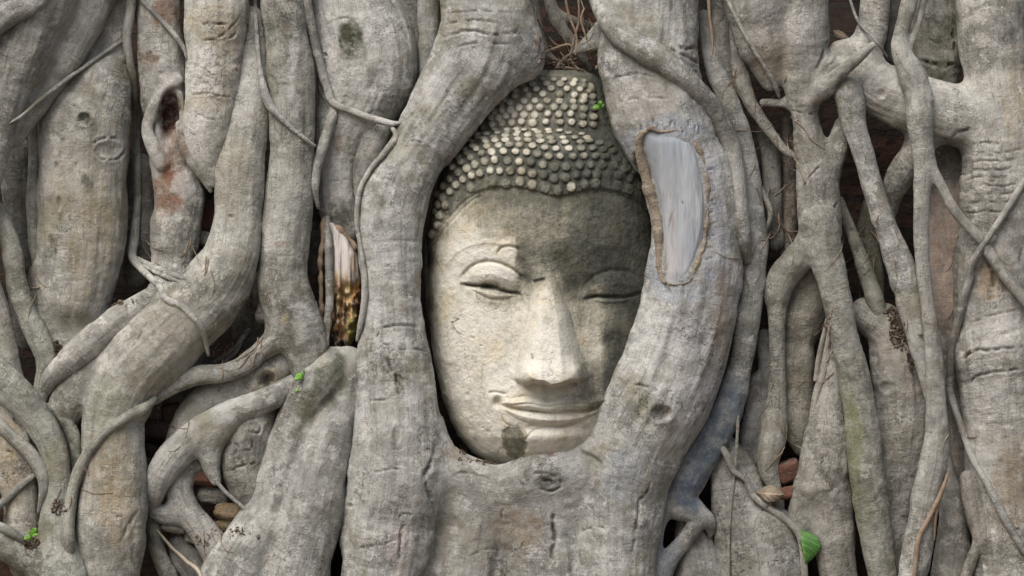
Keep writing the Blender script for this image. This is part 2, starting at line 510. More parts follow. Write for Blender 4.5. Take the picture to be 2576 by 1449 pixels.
def z1(p): return [(1046.5 + x * .3611, 147.6 + y * .3611) for x, y in p]
def z2(p): return [(1046.5 + x * .4259, 576.9 + y * .4259) for x, y in p]

hairline = z1([(60, 1330), (100, 1275), (170, 1170), (250, 1080), (330, 995), (420, 935), (560, 897), (700, 897), (820, 922), (985, 962), (1100, 940), (1250, 915), (1400, 930), (1550, 1000), (1640, 1100), (1720, 1300)])
curl_rows = [
 (0, 11, 11, [(118,1225),(145,1158),(172,1092),(208,1022),(240,925),(282,880),(332,843),(392,812),(452,795),(516,780),(588,778),(660,780),(740,782),(810,800),(888,810),(962,835),(1040,830),(1118,812),(1190,805),(1260,810),(1330,815),(1410,815),(1495,840),(1570,890)]),
 (1, 12, 13, [(380,898),(540,850),(630,870),(722,857),(808,880),(900,893),(985,920),(1080,895),(1172,880),(1250,870),(1330,870),(1410,885),(1490,910)]),
 (2, 11, 11, [(132,1062),(158,1018),(190,970),(195,890),(245,838),(298,790),(358,762),(414,735),(478,713),(556,705),(640,708),(720,715),(798,720),(885,738),(968,752),(1048,752),(1138,742),(1215,738),(1300,740),(1385,745),(1460,760),(1525,790)]),
 (3, 11, 9.5, [(160,945),(262,752),(322,718),(388,685),(462,660),(535,648),(615,642),(692,645),(770,650),(848,662),(922,675),(1005,680),(1090,680),(1172,678),(1250,678),(1325,685),(1400,695),(1470,712)]),
 (4, 11, 8.5, [(215,710),(240,728),(302,682),(362,655),(428,625),(500,607),(575,600),(650,597),(724,598),(810,605),(893,620),(975,625),(1060,625),(1145,622),(1225,622),(1300,630),(1375,640)]),
 (5, 11, 7, [(285,655),(346,628),(405,600),(488,575),(558,568),(628,567),(708,556),(783,562),(868,572),(950,578),(1038,578),(1142,580),(1205,570),(1275,585),(1340,600)]),
 (6, 10.5, 6, [(295,600),(320,612),(370,562),(430,540),(476,553),(545,542),(625,535),(700,525),(780,533),(860,538),(940,547),(1020,547),(1108,550),(1190,548)]),
 (7, 10, 5, [(395,570),(440,522),(500,520),(570,515),(640,510),(710,508),(780,520),(850,512),(930,508),(1060,516),(1150,520)]),
 (8, 9.5, 4.5, [(555,492),(630,490),(700,488),(760,495),(830,495),(920,492),(1000,497)]),
 (9, 10.5, 9.5, [(425,490),(470,472),(535,455),(597,447),(668,447),(738,440),(815,447),(907,440),(1003,440),(1085,440),(1160,455),(1230,460)]),
 (10, 10, 9.5, [(465,425),(530,410),(580,410),(632,398),(690,392),(752,388),(832,388),(920,382),(993,390),(1078,385),(1160,400),(1225,405)]),
 (11, 10, 9.5, [(510,370),(555,370),(605,360),(664,352),(724,340),(795,342),(868,337),(962,335),(1035,337),(1105,335),(1170,350)]),
 (12, 10, 9, [(545,325),(600,318),(660,303),(755,293),(832,292),(916,292),(998,292),(1092,295),(1162,292)]),
 (13, 10, 9, [(575,288),(627,272),(692,255),(785,252),(885,245),(1000,248),(1100,250),(1170,262)]),
 (14, 10, 8.5, [(695,215),(768,208),(845,207),(945,205),(1050,207),(1140,210),(1205,225)]),
 (15, 10, 8, [(748,175),(818,170),(908,170),(1007,172),(1095,172),(1170,180)]),
 (16, 9, 6, [(818,135),(885,140),(958,143),(1030,145),(1107,147),(1165,152)]), (17, 10, 9, [(1222,262),(1232,300),(1240,345),(1230,405),(1245,455),(1218,190),(1232,225)])]

def build_head():
    ny, nf, nb = 590, 500, 60
    yv = np.linspace(prof[0, 0], prof[-1, 0], ny)
    # smooth profile curves
    def pr(k):
        v = np.interp(yv, prof[:, 0], prof[:, k])
        kk = np.hanning(13); kk /= kk.sum()
        return np.convolve(np.pad(v, 6, mode='edge'), kk, 'valid')
    xl, xr, D = pr(1), pr(2), pr(3)
    xc, hw = (xl + xr) / 2, (xr - xl) / 2
    th = np.r_[np.linspace(-math.pi / 2, math.pi / 2, nf), np.linspace(math.pi / 2, 1.5 * math.pi, nb + 2)[1:-1]]
    T, Y = np.meshgrid(th, yv)
    s, c = np.sin(T), np.cos(T)
    X = xc[:, None] + hw[:, None] * np.sign(s) * np.abs(s) ** 0.93
    Dd = np.where(c >= 0, D[:, None], D[:, None] * 0.55)
    Z = Dd * np.sign(c) * np.abs(c) ** 0.86
    front = (c > 0.02)
    nxv, nzv = s / hw[:, None], c / Dd
    nl = np.hypot(nxv, nzv); nxv /= nl; nzv /= nl
    facing = np.clip(nzv, 0, 1)
    x, y = X.copy(), Y.copy()
    H = np.zeros_like(X)
    fx = x[:, :nf]; fy = y[:, :nf]
    h = np.zeros_like(fx)
    def G(cx, cy, sx, sy, a): return a * np.exp(-((fx - cx) / sx) ** 2 - ((fy - cy) / sy) ** 2)
    def groove(poly, wd, dp, taper=True):
        d, t = polydist(fx, fy, catmull(np.array(poly), 5))
        k = np.minimum(1, np.minimum(t, 1 - t) / 0.15 + 0.15) if taper else 1
        return -dp * k * np.exp(-(d / wd) ** 2)
    def dome(poly, hgt, edge, p=0.6):
        sd = polysd(fx, fy, catmull(np.array(poly + poly[:1]), 6))
        return hgt * np.clip(sd / edge, 0, 1) ** p
    # broad form
    h += G(1292, 742, 40, 52, -20) + G(1478, 742, 36, 52, -20)          # hollows beside the bridge
    h += G(1200, 700, 85, 60, -7) + G(1545, 705, 60, 60, -7)           # eye sockets
    h += G(1190, 880, 90, 110, 7) + G(1560, 880, 70, 110, 7)           # cheeks
    h += G(1383, 1030, 125, 78, 20)                                    # muzzle
    h += G(1372, 1112, 82, 42, 17)                                     # chin
    h += G(1372, 1077, 75, 12, -9)                                     # groove under the lip
    # brow ridges
    browL = z2([(190, 205), (240, 140), (320, 100), (420, 80), (500, 92), (580, 125), (650, 190), (690, 265)])
    browR = z2([(880, 290), (930, 200), (1020, 130), (1120, 100), (1210, 105), (1275, 125), (1340, 170)])
    for b in (browL, browR):
        d, t = polydist(fx, fy, catmull(np.array(b), 5))
        ctr = np.array(b).mean(0)
        sc_ = 0.55 if b is browL else 0.2
        h += sc_ * 1.6 * np.exp(-(d / 7) ** 2)
        below = (fy > np.interp(fx, np.array(b)[:, 0], np.array(b)[:, 1]))
        h += sc_ * np.where(below, -1.6 * np.exp(-((d - 10) / 12) ** 2), 1.0 * np.exp(-(d / 30) ** 2))
    # eyes: heavy lids looking down
    lidL = z2([(282, 322), (290, 262), (340, 216), (410, 196), (480, 200), (550, 228), (612, 275), (618, 340), (604, 372), (555, 366), (500, 352), (430, 330), (350, 326)])
    lidR = z2([(985, 405), (990, 345), (1040, 288), (1115, 255), (1200, 246), (1270, 262), (1330, 300), (1340, 360), (1290, 380), (1200, 396), (1120, 392), (1060, 390)])
    h += dome(lidL, 16, 60, 0.8) + dome(lidR, 14, 60, 0.85)
    h += groove(z2([(268, 320), (284, 260), (338, 212), (410, 190), (482, 195), (555, 224), (620, 272)]), 4.5, 5)
    h += groove(z2([(985, 345), (1040, 284), (1115, 250), (1200, 241), (1275, 258), (1330, 300)]), 5.0, 3)
    h += groove(z2([(266, 322), (330, 332), (400, 338), (450, 345), (510, 362), (560, 374), (610, 378)]), 4.4, 11)
    h += groove(z2([(1000, 410), (1060, 396), (1130, 400), (1210, 402), (1290, 388), (1340, 370)]), 4.4, 10)
    h += groove(z2([(330, 352), (400, 395), (450, 415), (520, 418), (590, 398)]), 5, 3)
    h += dome(z2([(320, 345), (430, 362), (520, 376), (585, 386), (520, 410), (440, 408), (370, 382)]), 6, 14)
    h += dome(z2([(1030, 408), (1130, 408), (1230, 408), (1290, 398), (1220, 432), (1130, 440), (1060, 428)]), 6, 14)
    h += groove(z2([(478, 150), (500, 112), (540, 100), (600, 108)]), 4, 5) + groove(z2([(700, 308), (755, 294)]), 4, 6, False)
    h += G(1231, 718, 18, 8, -16) + G(1190, 718, 8, 5, -4)
    # nose
    t = np.clip((fy - 712) / (968 - 712), -0.35, 1.25)
    zy = (fy - 576.9) / .4259
    cx = 1046.5 + .4259 * np.interp(zy, [250, 340, 500, 700, 850, 930], [755, 765, 785, 795, 803, 808])
    bwl = .4259 * np.interp(zy, [250, 340, 400, 500, 700, 800, 880, 930], [62, 86, 106, 140, 190, 215, 226, 200])
    bwr = .4259 * np.interp(zy, [250, 340, 400, 500, 700, 800, 880, 930], [62, 84, 104, 130, 174, 205, 222, 212])
    nh = np.interp(zy, [200, 280, 340, 420, 500, 700, 840, 890, 930], [0, 12, 24, 36, 46, 70, 88, 90, 86])
    pw = .4259 * np.interp(zy, [250, 500, 700, 930], [26, 48, 56, 66])
    dx = fx - cx
    bw = np.where(dx < 0, bwl, bwr)
    q = np.clip((np.abs(dx) - pw) / (bw - pw), 0, 1)
    np_ = 1 - (0.5 * q + 0.5 * q ** 2.6)
    np_ = np_ * (1 - sstep(0.86, 1.0, q) * 0.3)
    yb = np.interp((fx - 1046.5) / .4259, [560, 610, 635, 700, 760, 800, 850, 910, 980, 1010, 1050], [880, 905, 924, 902, 908, 932, 922, 902, 894, 886, 860]) * .4259 + 576.9
    wing = 21 * np.exp(-((fx - (1046.5 + .4259 * 655)) / 24) ** 2 - ((fy - (576.9 + .4259 * 862)) / 27) ** 2) + 21 * np.exp(-((fx - (1046.5 + .4259 * 960)) / 24) ** 2 - ((fy - (576.9 + .4259 * 852)) / 27) ** 2)
    cut = 1 - sstep(-7, 5, fy - yb)
    h += (nh * np_ + wing) * cut
    h += G(1318, 900, 10, 40, 0) 
    h += G(1320, 965, 14, 6, -5) + G(1440, 962, 14, 6, -5)              # nostrils' shade, cut under the wings
    # mouth
    upl = z2([(500, 1028), (556, 1002), (640, 990), (720, 1004), (775, 1016), (810, 1008), (900, 985), (1000, 996), (1095, 985), (1140, 1000), (1100, 1040), (1000, 1070), (900, 1076), (790, 1082), (700, 1072), (580, 1054)])
    lol = z2([(520, 1055), (600, 1072), (700, 1086), (790, 1096), (900, 1090), (1000, 1084), (1080, 1062), (1040, 1105), (960, 1142), (860, 1160), (740, 1156), (620, 1130), (550, 1090)])
    h += dome(upl, 14, 24, 0.75) + dome(lol, 17, 28, 0.75)
    h += groove(z2([(490, 1032), (580, 1058), (700, 1076), (790, 1088), (900, 1082), (1000, 1076), (1110, 1045)]), 4.6, 8.5)
    h += groove(z2([(560, 1040), (660, 1030), (780, 1048), (900, 1030), (1040, 1030)]), 2.8, 5)
    h += groove(z2([(570, 1000), (640, 985), (720, 999), (775, 1011), (820, 1002), (900, 980), (1000, 992)]), 3, 4)
    h += groove(z2([(660, 1156), (740, 1162), (860, 1166), (960, 1146)]), 3.5, 6)
    h += G(1252, 1011, 10, 12, -17) + G(1240, 1000, 22, 20, 6)
    h += groove(z2([(430, 965), (470, 962), (535, 975)]), 3.2, 6)
    h += groove(z2([(790, 935), (785, 1005)]), 7, 3)
    # broken chin: a missing flake with a sharp edge
    flake = z2([(505, 1190), (545, 1165), (600, 1170), (640, 1205), (652, 1260), (645, 1330), (600, 1360), (540, 1345), (515, 1280)])
    sdf = polysd(fx, fy, flake)
    h += -2.6 * sstep(-1, 3, sdf)
    h += groove(z2([(505, 1105), (520, 1135), (555, 1160), (600, 1168), (645, 1200), (655, 1280), (640, 1330)]), 2.4, 3) + groove(z2([(640, 1250), (700, 1185), (760, 1175)]), 3, 4)
    h += groove(z2([(480, 1340), (490, 1310), (510, 1290)]), 2.5, 3)
    for (cx_, cy_, r_) in ((1228, 1085, 6), (1216, 1076, 4), (1185, 1068, 3), (1143, 803, 6), (1323, 945, 6), (1339, 893, 5), (1187, 850, 5), (1210, 870, 4), (1275, 1000, 4), (1180, 950, 3)):
        h += G(cx_, cy_, r_, r_ * 0.7, -3)
    # hair: raised cap with a rim, curls in rows
    hl = np.array(hairline)
    yh = np.interp(fx, hl[:, 0], hl[:, 1])
    dh, _ = polydist(fx, fy, catmull(hl, 5))
    sh = np.where(fy < yh, dh, -dh)
    h += 7 * sstep(-3, 6, sh)
    sh2 = np.where(sh < 0, dh, 99)
    h += np.where((fx < 1210), -3.5 * np.exp(-((sh2 - 12) / 3) ** 2) + 2 * np.exp(-((sh2 - 19) / 4) ** 2), 0)
    topb = 322 + 0.00004 * (fx - 1390) ** 2 * 0
    hn = np.zeros_like(h)          # along the normal
    worn = np.zeros_like(h)
    fac = facing[:, :nf]
    # one curl over another: the higher wins
    for row, rx, ry, pts in curl_rows:
        for (px, py) in z1(pts):
            px += random.uniform(-1.2, 1.2); py += random.uniform(-1, 1)
            m = (np.abs(fx - px) < 16) & (np.abs(fy - py) < 16)
            if not m.any(): continue
            f0 = fac[m].mean()
            k = random.uniform(0.88, 1.08)
            wx, wy = 1.12 * rx * k * (0.42 + 0.58 * f0), 1.13 * ry * k
            rr = ((fx[m] - px) / wx) ** 2 + ((fy[m] - py) / wy) ** 2
            hgt = (10.0 if row != 1 else 7.5) * random.choice([1, 1, 1, 1, .9, .8, .55]) * random.uniform(0.82, 1.05)
            if px > 1500 or (row == 1 and px < 1290): hgt *= 0.62
            b = hgt * np.sqrt(np.clip(1 - rr, 0, 1)) ** 0.85
            hn[m] = np.maximum(hn[m], b)
            hgt_ = 0
            wgt = 1.0 if px < 1475 else max(0.0, 1 - (px - 1475) / 55)
            if row in (0, 1, 2) and px > 1330: wgt *= random.choice([0.35, 0.6, 1.0])
            if row == 1 and px < 1290: wgt *= 0.3
            if row == 0 and px > 1340: wgt *= 0.5
            worn[m] = np.maximum(worn[m], wgt * sstep(1.1, 0.2, rr) * random.uniform(0.45, 1.05))
    # coarse weathering
    P3 = np.stack([X[:, :nf].ravel(), Y[:, :nf].ravel(), Z[:, :nf].ravel()], 1)
    nz_ = (2.2 * fbm(P3 / 60, 3, 21) + 1.5 * fbm(P3 / 14, 3, 31)).reshape(h.shape)
    hair_m = sh > 0
    nz_ = np.where(hair_m, nz_ * 2.1, nz_)
    hn = hn + nz_
    kf = sstep(0.02, 0.35, fac)
    X[:, :nf] += hn * nxv[:, :nf]
    Z[:, :nf] += hn * nzv[:, :nf] + h * kf
    V = unproj(X.ravel(), Y.ravel(), Z.ravel() + HB)
    # ---- colour of the stone (worn, stained), plus shade painted in at the left edge, nose and upper lip
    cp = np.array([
     (1110,620,.10),(1100,760,.12),(1120,900,.10),(1150,1020,.12),(1190,1120,.18),(1075,640,.75),(1080,760,.55),(1150,560,.22),(1200,530,.45),(1130,700,.05),  # high values at the far left: algae, and the edge's shadow painted in
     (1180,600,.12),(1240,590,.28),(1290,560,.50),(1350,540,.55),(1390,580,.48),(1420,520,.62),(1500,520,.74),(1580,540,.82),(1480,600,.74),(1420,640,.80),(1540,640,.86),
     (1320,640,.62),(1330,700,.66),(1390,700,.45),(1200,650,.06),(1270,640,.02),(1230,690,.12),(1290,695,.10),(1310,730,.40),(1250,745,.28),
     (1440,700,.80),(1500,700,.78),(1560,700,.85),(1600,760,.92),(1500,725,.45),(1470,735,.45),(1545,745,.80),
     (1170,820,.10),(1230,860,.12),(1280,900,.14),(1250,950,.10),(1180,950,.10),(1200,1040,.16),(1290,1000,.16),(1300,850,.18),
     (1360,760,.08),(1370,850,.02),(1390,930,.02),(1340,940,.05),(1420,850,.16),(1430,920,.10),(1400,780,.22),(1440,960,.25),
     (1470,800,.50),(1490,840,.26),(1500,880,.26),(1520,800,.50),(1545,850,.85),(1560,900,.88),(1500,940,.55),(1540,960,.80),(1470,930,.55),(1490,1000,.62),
     (1390,1000,.24),(1340,1020,.14),(1440,1020,.38),(1360,1055,.06),(1430,1060,.22),(1380,1100,.02),(1420,1100,.22),(1250,1060,.10),(1235,1120,.14),(1340,1140,.1),(1260,1155,.25),  # upper lip shading is painted in with these values
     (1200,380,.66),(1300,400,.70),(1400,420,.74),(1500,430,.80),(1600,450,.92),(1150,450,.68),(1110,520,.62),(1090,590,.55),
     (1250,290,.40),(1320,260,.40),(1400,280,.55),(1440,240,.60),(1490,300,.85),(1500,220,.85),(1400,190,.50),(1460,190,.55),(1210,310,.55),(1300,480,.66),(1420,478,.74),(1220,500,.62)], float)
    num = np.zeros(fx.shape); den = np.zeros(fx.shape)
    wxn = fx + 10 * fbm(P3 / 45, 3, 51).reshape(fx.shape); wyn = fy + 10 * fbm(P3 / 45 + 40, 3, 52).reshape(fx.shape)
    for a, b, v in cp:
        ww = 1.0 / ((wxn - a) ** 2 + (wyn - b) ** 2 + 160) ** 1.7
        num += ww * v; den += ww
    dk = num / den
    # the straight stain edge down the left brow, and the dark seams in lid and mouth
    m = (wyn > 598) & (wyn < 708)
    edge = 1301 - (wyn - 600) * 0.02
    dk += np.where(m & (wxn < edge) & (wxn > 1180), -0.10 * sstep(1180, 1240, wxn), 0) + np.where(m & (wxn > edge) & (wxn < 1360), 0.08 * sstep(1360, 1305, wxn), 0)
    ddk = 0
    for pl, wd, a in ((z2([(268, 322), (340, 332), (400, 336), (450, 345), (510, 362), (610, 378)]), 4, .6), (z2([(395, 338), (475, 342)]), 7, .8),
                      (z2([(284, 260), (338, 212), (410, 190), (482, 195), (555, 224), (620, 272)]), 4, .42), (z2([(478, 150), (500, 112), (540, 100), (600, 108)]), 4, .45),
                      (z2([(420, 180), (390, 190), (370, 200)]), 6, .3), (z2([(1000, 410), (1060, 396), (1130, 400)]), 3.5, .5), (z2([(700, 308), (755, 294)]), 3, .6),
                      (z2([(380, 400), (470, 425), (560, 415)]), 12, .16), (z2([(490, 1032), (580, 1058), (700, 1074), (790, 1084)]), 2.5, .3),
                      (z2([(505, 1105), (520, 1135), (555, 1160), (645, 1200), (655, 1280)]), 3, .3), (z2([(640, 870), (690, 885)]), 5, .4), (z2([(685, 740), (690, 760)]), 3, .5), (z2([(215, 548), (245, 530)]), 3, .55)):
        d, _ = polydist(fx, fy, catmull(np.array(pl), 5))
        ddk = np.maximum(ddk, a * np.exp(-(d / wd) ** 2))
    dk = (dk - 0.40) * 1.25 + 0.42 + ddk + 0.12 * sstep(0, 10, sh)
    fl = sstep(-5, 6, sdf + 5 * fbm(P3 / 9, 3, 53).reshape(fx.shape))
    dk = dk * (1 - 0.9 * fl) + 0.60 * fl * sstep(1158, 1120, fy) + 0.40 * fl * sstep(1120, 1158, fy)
    fil = np.array([(1215, 500), (1180, 540), (1140, 590), (1118, 640)])
    green = np.clip(fl * 0.45 + 0.5 * np.exp(-((fx - 1270) / 50) ** 2 - ((fy - 1165) / 12) ** 2), 0, 1)
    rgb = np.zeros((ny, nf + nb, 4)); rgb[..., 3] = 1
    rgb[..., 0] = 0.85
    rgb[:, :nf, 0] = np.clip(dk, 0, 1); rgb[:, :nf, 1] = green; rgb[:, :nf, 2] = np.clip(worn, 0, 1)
    rgb = rgb.reshape(-1, 4)
    n = nf + nb
    I = np.arange(ny * n).reshape(ny, n)
    I2 = np.hstack([I, I[:, :1]])
    Q = np.stack([I2[:-1, :-1].ravel(), I2[1:, :-1].ravel(), I2[1:, 1:].ravel(), I2[:-1, 1:].ravel()], 1)
    shf = np.full((ny, n), 50.0); shf[:, :nf] = sh
    shf[:, nf:] = np.where(Y[:, nf:] < 700, 50, -50)
    fc = lambda A: A.ravel()[Q].mean(1)
    fy_ = fc(Y); fs = fc(shf)
    # topknot / hair / face split
    boundary = 333.0
    kinds = np.where(fy_ < boundary, 2, np.where(fs > 0, 1, 0))
    base = unproj(1368, 1192, HB - 10)
    root = empty('stone_statue', base)
    tag(root, 'weathered cream and grey carved stone head with closed eyes, held upright among the roots', 'stone head')
    caps = []
    for kd, nm in ((0, 'face'), (1, 'hair'), (2, 'topknot')):
        q = Q[kinds == kd]
        u, inv = np.unique(q, return_inverse=True)
        q2 = inv.reshape(-1, 4)
        Vp, rp = V[u], rgb[u]
        faces = q2
        extra = None
        if kd in (0, 2):            # close the top / the bottom with a fan
            ring = I[0] if kd == 2 else I[-1]
            ri = np.searchsorted(u, ring)
            cpt = V[ring].mean(0)
            Vp = np.vstack([Vp, cpt]); rp = np.vstack([rp, [[.6, 0, 0, 1]]])
            ci = len(Vp) - 1
            nx_ = np.roll(ri, -1)
            # degenerate-free fan of quads: pairs of ring edges
            fan = np.stack([ri[::2], nx_[::2], nx_[1::2], np.full(len(ri[::2]), ci)], 1)
            faces = np.vstack([faces, fan[:, ::-1] if kd == 0 else fan])
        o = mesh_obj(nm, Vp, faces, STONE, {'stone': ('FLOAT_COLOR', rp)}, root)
        if kd == 1: o['label'] = 'dark cap of hair set with rows of round cream curls'
        if kd == 2: o['label'] = 'raised cream topknot of round curls'
        if kd == 0: o['label'] = 'smooth smiling face, cream on the left and stained dark on the right'
    # long ear pressed against the left root
    yy = np.linspace(590, 850, 60); ph = np.linspace(0, 2 * math.pi, 28, endpoint=False)
    PH, YY = np.meshgrid(ph, yy)
    t = (YY - 590) / 260
    wd = 13 * np.sin(np.pi * np.clip(t, 0.02, 0.98)) ** 0.4 * (1 - 0.25 * t)
    EX = 1070 + 6 * t + 12 * t ** 3 + wd * np.cos(PH) * 0.8
    EZ = HB + 22 + wd * 2.2 * np.sin(PH) - 20 * t
    n3 = fbm(np.stack([EX.ravel(), YY.ravel(), EZ.ravel()], 1) / 16, 2, 77).reshape(EX.shape)
    EX = EX + 2.0 * n3
    Ve = unproj(EX.ravel(), YY.ravel(), EZ.ravel())
    J = np.arange(60 * 28).reshape(60, 28); J2 = np.hstack([J, J[:, :1]])
    Qe = np.stack([J2[:-1, :-1].ravel(), J2[:-1, 1:].ravel(), J2[1:, 1:].ravel(), J2[1:, :-1].ravel()], 1)
    rg = np.tile([[0.8, 0.0, 0.0, 1.0]], (len(Ve), 1))
    mesh_obj('ear', Ve, Qe[:, ::-1], STONE, {'stone': ('FLOAT_COLOR', rg)}, root)
    return root
build_head()
# ---------------------------------------------------------------- roots
DM_STEP = 4.0
DM_X0, DM_Y0 = -240.0, -200.0
DMAP = np.full((770, 500), -150.0)      # how far the roots built so far stand out (used to lay thin roots on thick ones)

def dm_add(px, py, d):
    i = ((px - DM_X0) / DM_STEP).astype(int); j = ((py - DM_Y0) / DM_STEP).astype(int)
    m = (i >= 0) & (j >= 0) & (i < DMAP.shape[0]) & (j < DMAP.shape[1])
    np.maximum.at(DMAP, (i[m], j[m]), d[m])

def dm_get(px, py):
    i = np.clip(((px - DM_X0) / DM_STEP).astype(int), 0, DMAP.shape[0] - 1); j = np.clip(((py - DM_Y0) / DM_STEP).astype(int), 0, DMAP.shape[1] - 1)
    return DMAP[i, j]

def extend(ch):
    """carry a root that leaves the picture on beyond its edge; down into the ground at the bottom"""
    ch = [list(map(float, p)) for p in ch]
    def ext(p, q):
        dx, dy = p[0] - q[0], p[1] - q[1]
        if p[1] >= 1440:
            k = (1745 - p[1]) / max(dy, 60)
            return [[p[0] + dx * min(k, 2) * 0.5, 1600, p[2] * 1.08, p[3]], [p[0] + dx * min(k, 2) * 0.8, 1745, p[2] * 1.25, p[3]]]
        if p[1] <= -20:
            k = 130 / max(-dy, 40)
            return [[p[0] + dx * min(k, 1.5), p[1] - 130, p[2], p[3] - 10]]
        if p[0] <= -20 or p[0] >= 2590:
            L = math.hypot(dx, dy)
            return [[p[0] + dx / L * 170, p[1] + dy / L * 170, p[2], p[3] - 20]]
        return []
    a = ext(ch[0], ch[1]); b = ext(ch[-1], ch[-2])
    return a[::-1] + ch + b

def bark_attrs(V, N, samples, rnd, base_tint, key, extra_rough=0.25):
    """grain coordinates and surface relief for vertices in traced space"""
    n = len(V)
    best = np.full(n, 1e9); pick = np.zeros(n, int)
    Sx = samples
    step = max(1, 4000000 // max(1, len(Sx)))
    for a in range(0, n, step):
        v = V[a:a + step]
        d = np.sqrt(((v[:, None, :] - Sx[None, :, :3]) ** 2).sum(-1)) - Sx[None, :, 3]
        pick[a:a + step] = d.argmin(1)
    sm = Sx[pick]
    T = sm[:, 5:8]
    rel = V - sm[:, :3]
    u = sm[:, 4] + (rel * T).sum(1)
    ids = Sx[:, 8].astype(int); mine = ids[pick]
    second = np.full(n, 1e9)
    if ids.max() > 0:
        for a in range(0, n, step):
            v = V[a:a + step]
            d = np.sqrt(((v[:, None, :] - Sx[None, :, :3]) ** 2).sum(-1)) - Sx[None, :, 3]
            d = np.where(ids[None, :] == mine[a:a + step, None], 1e9, d)
            second[a:a + step] = d.min(1) - (np.sqrt((rel[a:a + step] ** 2).sum(1)) - sm[a:a + step, 3])
    ringw = sstep(2, 26, second)
    lat = np.stack([-T[:, 1], T[:, 0], np.zeros(n)], 1)
    lat /= np.linalg.norm(lat, axis=1, keepdims=True) + 1e-9
    dep = np.cross(T, lat)
    dep = np.where(dep[:, 2:3] < 0, -dep, dep)
    ang = np.arctan2((rel * lat).sum(1), (rel * dep).sum(1))
    vv = ang * sm[:, 3]
    return u, vv, sm[:, 3], ringw

STAINS = {}
CRACKS = {}
DENTS = {}
def stain(key, x, y, rx, ry, col, a, rot=0): STAINS.setdefault(key, []).append((x, y, rx, ry, col, a, rot))
def crack(key, pts, wd, dp, dark=0.8): CRACKS.setdefault(key, []).append((pts, wd, dp, dark))
def dent(key, x, y, rx, ry, dp, rot=0): DENTS.setdefault(key, []).append((x, y, rx, ry, dp, rot))

